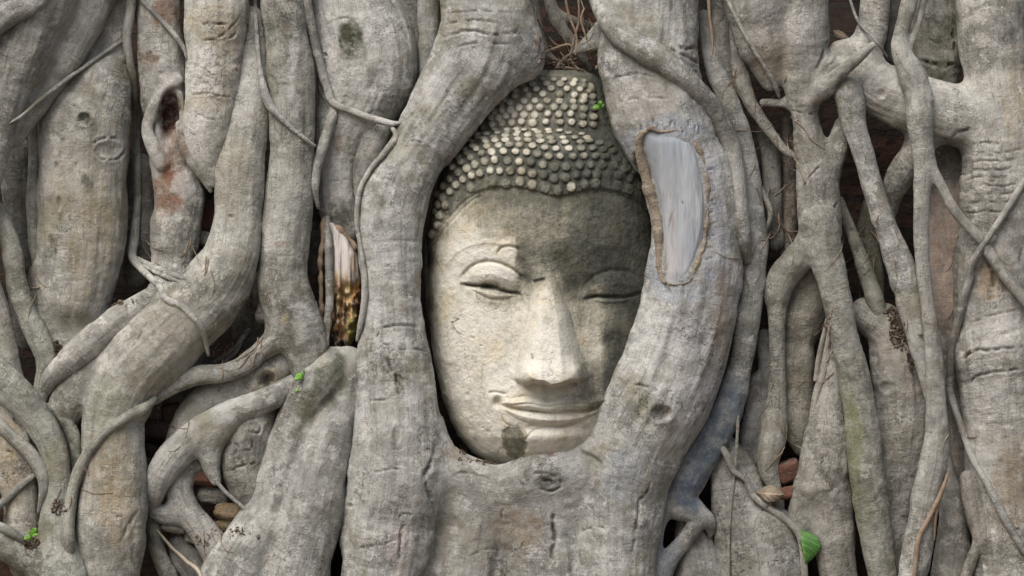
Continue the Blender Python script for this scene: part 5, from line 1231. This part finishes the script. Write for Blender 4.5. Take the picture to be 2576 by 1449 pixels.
def build_scar():
    cr = ALLROOTS['cradle'][0]
    P = catmull(np.array(SCAR + SCAR[:1]), 5)[:-1]
    cx, cy = P.mean(0)
    # wood: rings from the middle to the outline
    rings = np.linspace(0.02, 1.07, 46)
    n = len(P)
    ys = P[:, 1]
    VX = np.array([cx + (P[:, 0] - cx) * r for r in rings]); VY = np.array([cy + (P[:, 1] - cy) * r for r in rings])
    # centre line bends with the outline
    mid = lambda y: np.interp(y, [331, 400, 500, 600, 713], [1680, 1703, 1718, 1716, 1702])
    VX = np.array([mid(cy + (P[:, 1] - cy) * r) + (P[:, 0] - mid(P[:, 1])) * r for r in rings])
    base = scar_base(VX.ravel(), VY.ravel()).reshape(VX.shape)
    R = rings[:, None]
    fib = vnoise(np.stack([VX.ravel() / 5, VY.ravel() / 90, VX.ravel() * 0], 1), 61).reshape(VX.shape)
    Z = base + 4.5 - 5.0 * sstep(0.85, 1.0, R) + 0.5 * fib + 3 * np.cos(R * 1.6) - np.where(R > 1.0, 10 * (R - 1.0) / .07, 0) + 3.0 * fbm(np.stack([VX.ravel() / 22, VY.ravel() / 90, VX.ravel() * 0], 1), 3, 64).reshape(VX.shape) - 4 * np.exp(-((VX - 1690 - 6 * np.sin(VY / 25)) / 4) ** 2) * sstep(520, 560, VY) * sstep(660, 610, VY) + 4 * (1 - R ** 2)
    V = unproj(VX.ravel(), VY.ravel(), Z.ravel())
    I = np.arange(len(rings) * n).reshape(len(rings), n); I2 = np.hstack([I, I[:, :1]])
    Q = np.stack([I2[:-1, :-1].ravel(), I2[:-1, 1:].ravel(), I2[1:, 1:].ravel(), I2[1:, :-1].ravel()], 1)
    al = np.zeros(len(V)); col = np.tile([0.30, 0.24, 0.20], (len(V), 1))
    low = sstep(560, 640, VY.ravel()) * sstep(1745, 1690, VX.ravel())
    up = sstep(600, 340, VY.ravel() + 30 * fib.ravel())
    col = np.array([0.30, 0.24, 0.20]) * (1 - up[:, None]) + np.array([0.26, 0.30, 0.335]) * up[:, None]
    al = 0.5 * up + 0.35 * low + 0.5 * np.exp(-((VX.ravel() - 1692) / 10) ** 2 - ((VY.ravel() - 560) / 30) ** 2)
    o = mesh_obj('cut_wood', V, Q, SCARWOOD, {'stain': ('FLOAT_COLOR', np.c_[col, np.clip(al, 0, 1)])}, cr)
    o['label'] = 'smooth bluish white wood of the pruning scar'
    # callus lip: thick tan roll on the left, thin brown ragged one on the right and top
    def lip(name, pts, label, ragged, mat):
        cc = catmull(np.array(pts, float), 4)
        m = len(cc)
        base = scar_base(cc[:, 0], cc[:, 1])
        cc = np.c_[cc[:, :3], base + 1.0 - 0.3 * cc[:, 2]]
        cc[:, 0] += ragged * fbm(np.stack([np.arange(m) * .16, np.zeros(m), np.zeros(m)], 1), 2, 71)
        cc[:, 2] *= np.clip(1 + (0.2 + 0.35 * (ragged > 1)) * fbm(np.stack([np.arange(m) * .14, np.zeros(m) + 4, np.zeros(m)], 1), 3, 72) * 1.5, .3, 1.5)
        V, Q = tube_mesh(cc, 18, 8, 0.12)
        a = mesh_obj(name, unproj(V[:, 0], V[:, 1], V[:, 2]), Q, mat, None, cr)
        a['label'] = label
    lip('callus_lip', z5([(700,645,5),(672,660,8),(655,700,12),(660,770,15),(680,850,17),(712,950,18),(738,1040,18),(750,1130,17),(756,1220,16),(758,1300,13),(768,1370,9),(785,1400,5)]) if False else [(1274.5 + x * .5093, y * .5093, r * .54) for x, y, r in [(700,645,7),(672,660,13),(655,700,20),(662,770,25),(684,850,27),(712,950,28),(738,1040,27),(750,1130,26),(756,1220,25),(758,1300,20),(768,1370,14),(785,1400,7)]], 'smooth tan lip of healing bark along the scar', 0.5, CALLUS)
    lip('callus_edge', [(1274.5 + x * .5093, y * .5093, r * .44) for x, y, r in [(690,640,8),(715,632,12),(750,650,9),(800,648,8),(850,642,9),(890,655,11),(930,700,14),(965,770,14),(985,850,14),(992,950,14),(990,1050,12),(985,1140,12),(970,1220,11),(945,1290,12),(915,1360,13),(890,1395,10),(840,1405,6),(800,1400,7)]], 'narrow ragged brown rim of cracked bark', 2.0, CALLUS)
build_scar()

# ---------------------------------------------------------------- rotten cavity at the foot of the mossy pale root
def build_rot():
    pr = ALLROOTS['P'][0]
    ys = np.linspace(560, 890, 110); nu = 46
    xl = np.interp(ys, [560, 600, 700, 800, 860, 890], [826, 832, 834, 834, 836, 846]); xr = np.interp(ys, [560, 590, 640, 720, 800, 850, 890], [838, 872, 900, 908, 904, 892, 872])
    u = np.linspace(0, 1, nu)
    X = xl[:, None] + (xr - xl)[:, None] * u[None]
    Y = np.repeat(ys[:, None], nu, 1)
    P3 = np.stack([X.ravel(), Y.ravel(), X.ravel() * 0], 1)
    f = vnoise(np.stack([X.ravel() / 5, Y.ravel() / 60, X.ravel() * 0], 1), 81).reshape(X.shape)
    lump = fbm(P3 / 15, 3, 82).reshape(X.shape)
    t = sstep(690, 760, Y)
    Z = 50 - 18 * t + 8 * f * (0.4 + 1.1 * t) + 24 * lump * t - 16 * np.exp(-((X - 862) / 9) ** 2) * sstep(700, 740, Y) + 10 * (u[None] - .5) * 0
    Z -= 22 * (np.abs(u[None] - .5) * 2) ** 3
    front = np.stack([X, Y, Z], -1)
    back = np.stack([X, Y, Z * 0 - 70], -1)
    A = np.concatenate([front, back[:, ::-1]], 1).reshape(-1, 3)
    n2 = nu * 2
    I = np.arange(len(ys) * n2).reshape(len(ys), n2); I2 = np.hstack([I, I[:, :1]])
    Q = np.stack([I2[:-1, :-1].ravel(), I2[1:, :-1].ravel(), I2[1:, 1:].ravel(), I2[:-1, 1:].ravel()], 1)
    XX, YY = A[:, 0], A[:, 1]
    ln = fbm(np.stack([XX / 10, YY / 24, XX * 0], 1), 4, 83)
    col = np.tile([0.30, 0.155, 0.06], (len(A), 1))
    yel = ln > 0.12; col[yel] = (0.46, 0.34, 0.16)
    dk = (ln < -0.22) | (YY + 40 * ln > 850); col[dk] = (0.055, 0.035, 0.022)
    gr = (YY > 800) & (XX > 872); col[gr] = (0.20, 0.17, 0.05)
    al = sstep(672, 720, YY + 30 * ln) 
    al = np.maximum(al, 0.7 * np.exp(-((XX - 884) / 12) ** 2) * sstep(620, 660, YY))
    o = mesh_obj('rotten_heartwood', unproj(XX, YY, A[:, 2]), Q, ROT, {'stain': ('FLOAT_COLOR', np.c_[col, al])}, pr)
    o['label'] = 'split whitish heartwood crumbling to orange brown rot'
    for nm, lab, pts, rg, mt, cl in (('bark_strip', 'ragged brown strip of dead bark', [(815, 548, 6, 30), (812, 590, 7, 34), (808, 640, 8, 34), (806, 690, 6, 30), (808, 740, 6, 25), (807, 800, 6, 25), (803, 850, 6, 28), (806, 868, 4, 28)], 2.5, DRY, None),
                                 ('living_strand', 'grey living strand at the left of the cavity', [(822, 545, 9, 20), (826, 600, 11, 40), (828, 680, 11, 44), (829, 750, 11, 44), (824, 810, 10, 46), (819, 872, 8, 60)], 0.5, BARK, 1),
                                 ('torn_bark_edge', 'torn dark edge of bark above the white wood', [(838, 568, 8, 40), (856, 580, 9, 38), (872, 596, 8, 38), (886, 612, 7, 40), (896, 628, 6, 42)], 2.5, DRY, None)):
        cc = catmull(np.array(pts, float), 4); m = len(cc)
        cc[:, 0] += rg * fbm(np.stack([np.arange(m) * .22, np.zeros(m), np.zeros(m)], 1), 3, 91)
        cc[:, 2] *= 1 + .16 * rg * vnoise(np.stack([np.arange(m) * .2, np.zeros(m) + 2, np.zeros(m)], 1), 92)
        V, Q = tube_mesh(cc, 16, 13, .12)
        if cl:
            a = finish_root(nm, V, Q, chain_samples([cc], 1), (1, .98, .94), nm, 1, .1, pr)
        else:
            a = mesh_obj(nm, unproj(V[:, 0], V[:, 1], V[:, 2]), Q, mt, None, pr)
        a['label'] = lab
build_rot()

# ---------------------------------------------------------------- rubble in the gaps
def lump_obj(name, label, cat, x, y, d, sx, sy, sz, rot, mat, seed, box=0.75, group=None):
    n, m = 44, 26
    th = np.linspace(0, 2 * math.pi, n, endpoint=False); ph = np.linspace(-math.pi / 2, math.pi / 2, m)
    T, Pp = np.meshgrid(th, ph)
    e = 1 - box * 0.75
    f = lambda v: np.sign(v) * np.abs(v) ** e
    X = f(np.cos(Pp)) * f(np.cos(T)); Y = f(np.sin(Pp)); Z = f(np.cos(Pp)) * f(np.sin(T))
    P3 = np.stack([X.ravel(), Y.ravel(), Z.ravel()], 1)
    k = 1 + 0.13 * fbm(P3 * 1.6 + seed * 5.1, 3, seed) + 0.05 * fbm(P3 * 6 + seed, 2, seed + 9)
    P3 = P3 * k[:, None] * [sx, sy, sz]
    c, s = math.cos(rot), math.sin(rot)
    R = np.stack([P3[:, 0] * c - P3[:, 1] * s, P3[:, 0] * s + P3[:, 1] * c, P3[:, 2]], 1)
    a = 0.35 * math.sin(seed * 2.3); c, s = math.cos(a), math.sin(a)
    R = np.stack([R[:, 0], R[:, 1] * c - R[:, 2] * s, R[:, 1] * s + R[:, 2] * c], 1)
    V = unproj(x + R[:, 0], y + R[:, 1], d + R[:, 2])
    I = np.arange(n * m).reshape(m, n); I2 = np.hstack([I, I[:, :1]])
    Q = np.stack([I2[:-1, :-1].ravel(), I2[:-1, 1:].ravel(), I2[1:, 1:].ravel(), I2[1:, :-1].ravel()], 1)
    o = mesh_obj(name, V, Q, mat)
    tag(o, label, cat, group)
    return o
GB, GS = 'broken bricks in the gaps', 'stones in the gaps'
lump_obj('brick', 'orange red brick wedge at the top of the rubble hole', 'brick', 514, 1203, 48, 34, 17, 26, .1, BRICK, 1, .8, GB)
lump_obj('stone', 'pale grey stone under the orange brick in the rubble hole', 'stone', 535, 1243, 22, 40, 20, 30, .12, ROCK, 2, .6, GS)
lump_obj('stone', 'mossy yellow brown stone at the bottom of the rubble hole', 'stone', 583, 1290, 30, 44, 22, 34, .1, MOSSROCK, 3, .55, GS)
lump_obj('stone', 'dark brown stone lowest in the rubble hole', 'stone', 590, 1328, 18, 50, 16, 30, .05, MOSSROCK, 14, .6, GS)
lump_obj('stone', 'grey white stone wedged left of the circling root', 'stone', 440, 1325, 25, 34, 16, 26, .2, ROCK, 4, .6, GS)
lump_obj('stone', 'flat grey stone chip below the stone left of the circling root', 'stone', 482, 1352, 20, 18, 12, 20, .3, ROCK, 5, .7, GS)
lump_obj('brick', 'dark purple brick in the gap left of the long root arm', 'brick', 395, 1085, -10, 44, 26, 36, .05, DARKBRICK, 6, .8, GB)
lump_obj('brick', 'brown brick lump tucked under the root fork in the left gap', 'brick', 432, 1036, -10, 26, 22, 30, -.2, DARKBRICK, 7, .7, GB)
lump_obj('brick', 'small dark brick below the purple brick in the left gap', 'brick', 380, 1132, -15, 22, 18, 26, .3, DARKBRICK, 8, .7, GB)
lump_obj('stone', 'pale stone in the small opening beside the tall grey root', 'stone', 662, 788, 40, 18, 24, 20, .3, ROCK, 9, .6, GS)
lump_obj('brick', 'red brick fragment above the lower one near the dry leaf', 'brick', 1984, 1184, 22, 30, 26, 24, -.3, BRICK, 10, .8, GB)
lump_obj('brick', 'lower bright red brick fragment right of the dry leaf', 'brick', 1984, 1240, 34, 26, 16, 20, -.2, BRICK, 11, .8, GB)
lump_obj('stone', 'grey stones between the hollow root and the bright forked root', 'stone', 505, 600, -30, 28, 18, 26, .2, ROCK, 12, .7, GS)
lump_obj('stone', 'second dim grey stone lower in the gap beside the hollow root', 'stone', 500, 650, -30, 30, 18, 26, -.1, ROCK, 13, .7, GS)
lump_obj('brick', 'red brick face glimpsed in the gap above the dim grey stones', 'brick', 528, 545, -60, 28, 40, 30, 0, BRICK, 15, .8, GB)

# soil: countless crumbs in pockets
def soil():
    V, Q = [], []
    off = 0
    for (x, y, rx, ry, n, d0) in ((2270, 830, 34, 52, 200, 35), (2300, 890, 18, 55, 90, 45), (2255, 790, 34, 20, 80, 35), (78, 1366, 22, 14, 90, 150), (140, 880, 16, 22, 110, 20), (300, 765, 30, 9, 60, 20), (1215, 1166, 40, 8, 70, 60), (1165, 1130, 10, 16, 30, 60), (590, 1345, 50, 10, 90, 20), (150, 1280, 22, 16, 50, 130), (1600, 395, 12, 20, 20, 100)):
        for _ in range(int(n * 1.6)):
            a = RNG.uniform(0, 2 * math.pi); q = math.sqrt(RNG.uniform(0, 1))
            px, py = x + rx * q * math.cos(a), y + ry * q * math.sin(a)
            r = RNG.uniform(0.8, 3.0)
            dm = float(dm_get(np.array([px]), np.array([py]))[0])
            d = min(max(dm, -60), d0 + 40) + r * 0.1 + RNG.uniform(-2, 2)
            ang = RNG.uniform(0, 6.28, 3)
            pts = RNG.normal(size=(8, 3)); 
            cube = np.array([[i, j, k] for i in (-1, 1) for j in (-1, 1) for k in (-1, 1)], float) * RNG.uniform(.55, 1.1, (8, 3)) * r
            c, s = math.cos(ang[0]), math.sin(ang[0]); cube = cube @ np.array([[c, -s, 0], [s, c, 0], [0, 0, 1]])
            c, s = math.cos(ang[1]), math.sin(ang[1]); cube = cube @ np.array([[1, 0, 0], [0, c, -s], [0, s, c]])
            V.append(cube + [px, py, d])
            Q.append(np.array([[0, 1, 3, 2], [4, 6, 7, 5], [0, 4, 5, 1], [2, 3, 7, 6], [0, 2, 6, 4], [1, 5, 7, 3]]) + off); off += 8
    V = np.vstack(V); Q = np.vstack(Q)
    o = mesh_obj('soil_crumbs', unproj(V[:, 0], V[:, 1], V[:, 2]), Q, SOIL, smooth=True)
    o['label'] = 'reddish crumbs of soil lodged in the pockets between roots'; o['category'] = 'soil'; o['kind'] = 'stuff'
soil()

def strands(name, label, cat, regions, mat, rr, lift, seed):
    rg = np.random.default_rng(seed)
    V, Q = [], []; off = 0
    for (x0, y0, x1, y1, n, a0, L0, L1) in regions:
        for _ in range(n):
            L = rg.uniform(L0, L1); m = max(6, int(L / 7))
            x, y = rg.uniform(x0, x1), rg.uniform(y0, y1)
            a = a0 + rg.normal(0, 0.45); ka = rg.normal(0, 0.10)
            P = []
            for i in range(m):
                P.append((x, y)); x += 7 * math.cos(a); y += 7 * math.sin(a)
                ka = ka * 0.8 + rg.normal(0, 0.07); a += ka
            P = np.array(P)
            raw = dm_get(P[:, 0], P[:, 1])
            if raw.min() < -120 and raw.mean() < -90: continue
            kk = np.hanning(7); kk /= kk.sum()
            env = np.convolve(np.pad(np.maximum(raw, -100), 3, mode='edge'), kk, 'valid'); env = np.maximum(env, raw)
            env = np.convolve(np.pad(env, 3, mode='edge'), kk, 'valid')
            r = rg.uniform(*rr)
            cc = np.c_[P, r * np.linspace(1, .45, m), env + lift * r]
            cc[0, 3] -= 3 * r; cc[-1, 3] -= 3 * r
            v, q = tube_mesh(catmull(cc, 4), 6, int(rg.integers(99)), .1)
            V.append(v); Q.append(q + off); off += len(v)
    V, Q = np.vstack(V), np.vstack(Q)
    o = mesh_obj(name, unproj(V[:, 0], V[:, 1], V[:, 2]), Q, mat)
    o['label'] = label; o['category'] = cat; o['kind'] = 'stuff'
strands('root_hairs', 'tangle of hair fine dry rootlets in the crevices between the roots', 'root hairs',
        [(540, 790, 690, 900, 14, 1.9, 50, 120), (390, 1000, 480, 1120, 8, 1.4, 40, 90), (380, 1290, 560, 1400, 12, 1.0, 40, 100), (1340, 0, 1500, 120, 16, 1.4, 50, 120), (1330, 110, 1500, 170, 10, 0.2, 40, 100),
         (1800, 150, 1990, 650, 22, 1.5, 60, 170), (1890, 900, 1990, 1150, 8, 1.6, 60, 120), (2090, 480, 2300, 800, 14, 1.4, 50, 130), (2060, 800, 2110, 950, 5, 1.8, 60, 130), (470, 560, 530, 680, 8, 1.3, 40, 80), (330, 480, 370, 680, 5, 1.6, 60, 120), (60, 560, 120, 800, 5, 1.6, 50, 100), (150, 1020, 210, 1260, 6, 1.5, 50, 110), (2380, 600, 2420, 1100, 6, 1.6, 60, 140)], DRY, (1.0, 2.1), 0.8, 5)

def litter():
    rg = np.random.default_rng(8)
    V, Q = [], []; off = 0
    for (x, y, rx, ry, n) in ((1420, 160, 70, 16, 34), (150, 1272, 22, 16, 14), (585, 1340, 50, 12, 16), (300, 762, 34, 10, 12), (2270, 830, 36, 46, 14), (2110, 92, 16, 8, 6), (500, 1370, 30, 20, 8), (640, 770, 30, 30, 8), (1985, 1210, 20, 30, 6), (1190, 1158, 30, 8, 10), (1945, 1275, 40, 12, 6)):
        for _ in range(n):
            px, py = x + rg.normal(0, rx * .5), y + rg.normal(0, ry * .5)
            dm = max(float(dm_get(np.array([px]), np.array([py]))[0]), -60)
            a = rg.uniform(0, 6.28); L = rg.uniform(5, 15)
            v, q, _v = leaf_mesh((px, py), (px + L * math.cos(a), py + L * math.sin(a)), L * rg.uniform(.12, .32), dm + 1.5, dm + rg.uniform(2, 7), curl=rg.uniform(1, 4), n=8, m=5, tilt=rg.uniform(-.6, .6))
            V.append(v); Q.append(q + off); off += len(v)
    V, Q = np.vstack(V), np.vstack(Q)
    o = mesh_obj('leaf_litter', unproj(V[:, 0], V[:, 1], V[:, 2]), Q, LITTER)
    o['label'] = 'scraps of dead leaf and bark caught in the pockets between roots'; o['category'] = 'leaf litter'; o['kind'] = 'stuff'
LITTER = simple_mat('leaf_scraps', (0.13, 0.10, 0.07), (0.24, 0.20, 0.15), 150, 0.9, 0.001, (0.08, 0.062, 0.045))

# ---------------------------------------------------------------- leaves and sprouts
def leaf_mesh(p0, p1, wid, d0, d1, curl=6, n=60, m=41, tilt=0.0, shape=(0.85, 0.75), side=(1.0, 1.0)):
    """leaf blade from p0 (stalk) to p1 (tip), a thin closed blade with a midrib and side veins"""
    p0, p1 = np.array(p0, float), np.array(p1, float)
    ax = p1 - p0; L = np.hypot(*ax); ax /= L; la = np.array([-ax[1], ax[0]])
    t = np.linspace(0, 1, n)[:, None]; v = np.linspace(-1, 1, m)[None]
    wv = wid * np.sin(np.pi * np.clip(t, 0, 1) ** shape[0]) ** shape[1] + 0.3
    sv = np.where(v < 0, side[0], side[1]) * v
    X = p0[0] + ax[0] * L * t + la[0] * wv * sv; Y = p0[1] + ax[1] * L * t + la[1] * wv * sv
    Z = d0 + (d1 - d0) * t + curl * np.sin(np.pi * t) - curl * 0.9 * (np.abs(v) ** 1.5) + tilt * v * wv + 0.6 * np.sin(14 * (t - .35 * np.abs(v)) * 2 * np.pi / 3)
    ve = np.exp(-(v / .06) ** 2) + 0.7 * np.exp(-((((t - .42 * np.abs(v)) * 9) % 1 - .5) / .10) ** 2) * (np.abs(v) < .92)
    ve = np.clip(ve, 0, 1) + 0 * X
    top = np.stack([X, Y, Z], -1).reshape(-1, 3); bot = top - [0, 0, 1.0]
    I = np.arange(n * m).reshape(n, m)
    q = np.stack([I[:-1, :-1].ravel(), I[:-1, 1:].ravel(), I[1:, 1:].ravel(), I[1:, :-1].ravel()], 1)
    Q = [q, q[:, ::-1] + n * m]
    rim = np.r_[I[0, :], I[1:, -1], I[-1, -2::-1], I[-2:0:-1, 0]]
    nx = np.roll(rim, -1)
    Q.append(np.stack([rim, rim + n * m, nx + n * m, nx], 1))
    return np.vstack([top, bot]), np.vstack(Q), np.r_[ve.ravel(), ve.ravel()]

def add_leaf(name, mat, parent, *a, **k):
    V, Q, ve = leaf_mesh(*a, **k)
    return mesh_obj(name, unproj(V[:, 0], V[:, 1], V[:, 2]), Q, mat, {'vein': ('FLOAT', ve)}, parent)

def stalk(name, parent, pts, mat):
    cc = catmull(np.array(pts, float), 2.5)
    V, Q = tube_mesh(cc, 8, 3, .05)
    return mesh_obj(name, unproj(V[:, 0], V[:, 1], V[:, 2]), Q, mat, None, parent)

STALK = simple_mat('green_stalk', (0.12, 0.26, 0.05), (0.18, 0.32, 0.08), 80, .6, .001)
def plant(name, label, cat, base, stems, leaves, mat):
    e = empty(name, unproj(base[0], base[1], base[2]))
    tag(e, label, cat)
    for s in stems: stalk('stem', e, s, STALK)
    for lf in leaves: add_leaf('leaf', mat, e, *lf[0], **lf[1])
    return e
dl = float(dm_get(np.array([2040.]), np.array([1380.]))[0])
dg = max(float(dm_get(np.array([2020.]), np.array([1380.]))[0]), 60)
e = empty('fig_leaf', unproj(2012, 1330, dg)); tag(e, 'large glossy green leaf at the bottom right against the thin root', 'leaf')
add_leaf('blade', GREEN, e, (2012, 1331), (2026, 1420), 46, dg + 10, dg + 16, curl=10, tilt=-.2, shape=(0.98, .85), side=(1.0, .14))
stalk('leaf_stalk', e, [(2004, 1318, 2.2, dg - 2), (2009, 1326, 2.2, dg + 3), (2014, 1335, 2.0, dg + 7)], STALK)
dh = 150
plant('sprout', 'tiny green sprout in front of the topknot beside the right root', 'sprout', (1512, 275, 95), [[(1516, 278, 1.2, 85), (1511, 271, 1.2, 100), (1508, 264, 1.0, 108)]],
      [(((1509, 268), (1491, 272), 6.5, 108, 114), dict(curl=2, n=12, m=9)), (((1509, 266), (1512, 253), 5.5, 108, 112), dict(curl=2, n=12, m=9)), (((1511, 269), (1520, 262), 3.5, 106, 108), dict(curl=1, n=10, m=7))], SPROUT)
plant('sprout', 'small bright green sprout growing from soil in the bottom left corner', 'sprout', (78, 1362, 165), [[(82, 1366, 1.6, 160), (79, 1352, 1.5, 175), (80, 1340, 1.3, 182)]],
      [(((79, 1348), (60, 1357), 6.5, 178, 188), dict(curl=2, n=12, m=9)), (((80, 1342), (93, 1328), 7, 182, 190), dict(curl=2, n=12, m=9)), (((80, 1345), (97, 1345), 5.5, 180, 188), dict(curl=2, n=12, m=9)), (((79, 1344), (72, 1334), 4.5, 180, 184), dict(curl=1, n=10, m=7))], SPROUT)
plant('sprout', 'little green seedling on the pale forked base below the tall root', 'sprout', (764, 940, 100), [[(768, 934, 1.4, 98), (760, 940, 1.4, 112), (754, 948, 1.2, 118)]],
      [(((762, 940), (741, 957), 9, 112, 122), dict(curl=3, n=12, m=9)), (((763, 936), (766, 931), 4, 112, 116), dict(curl=1, n=10, m=7)), (((750, 975), (744, 986), 4, 108, 114), dict(curl=1, n=10, m=7))], SPROUT)
dd = float(dm_get(np.array([1915., 1925., 1940., 1955.]), np.array([1250., 1240., 1235., 1245.])).max())
e = empty('dry_leaf', unproj(1930, 1250, dd)); tag(e, 'curled dry brown leaf lying beside the red brick fragments', 'leaf')
add_leaf('blade', DRYLEAF, e, (1902, 1240), (1974, 1244), 21, dd + 14, dd + 30, curl=16, tilt=.75, shape=(1.0, .9))
dd = -40
e = empty('dry_leaf', unproj(2118, 92, dd)); tag(e, 'grey dead leaf lodged in the black window at the top right', 'leaf')
add_leaf('blade', DRYLEAF, e, (2095, 78), (2135, 98), 9, 20, 26, curl=5, tilt=.4)

litter()
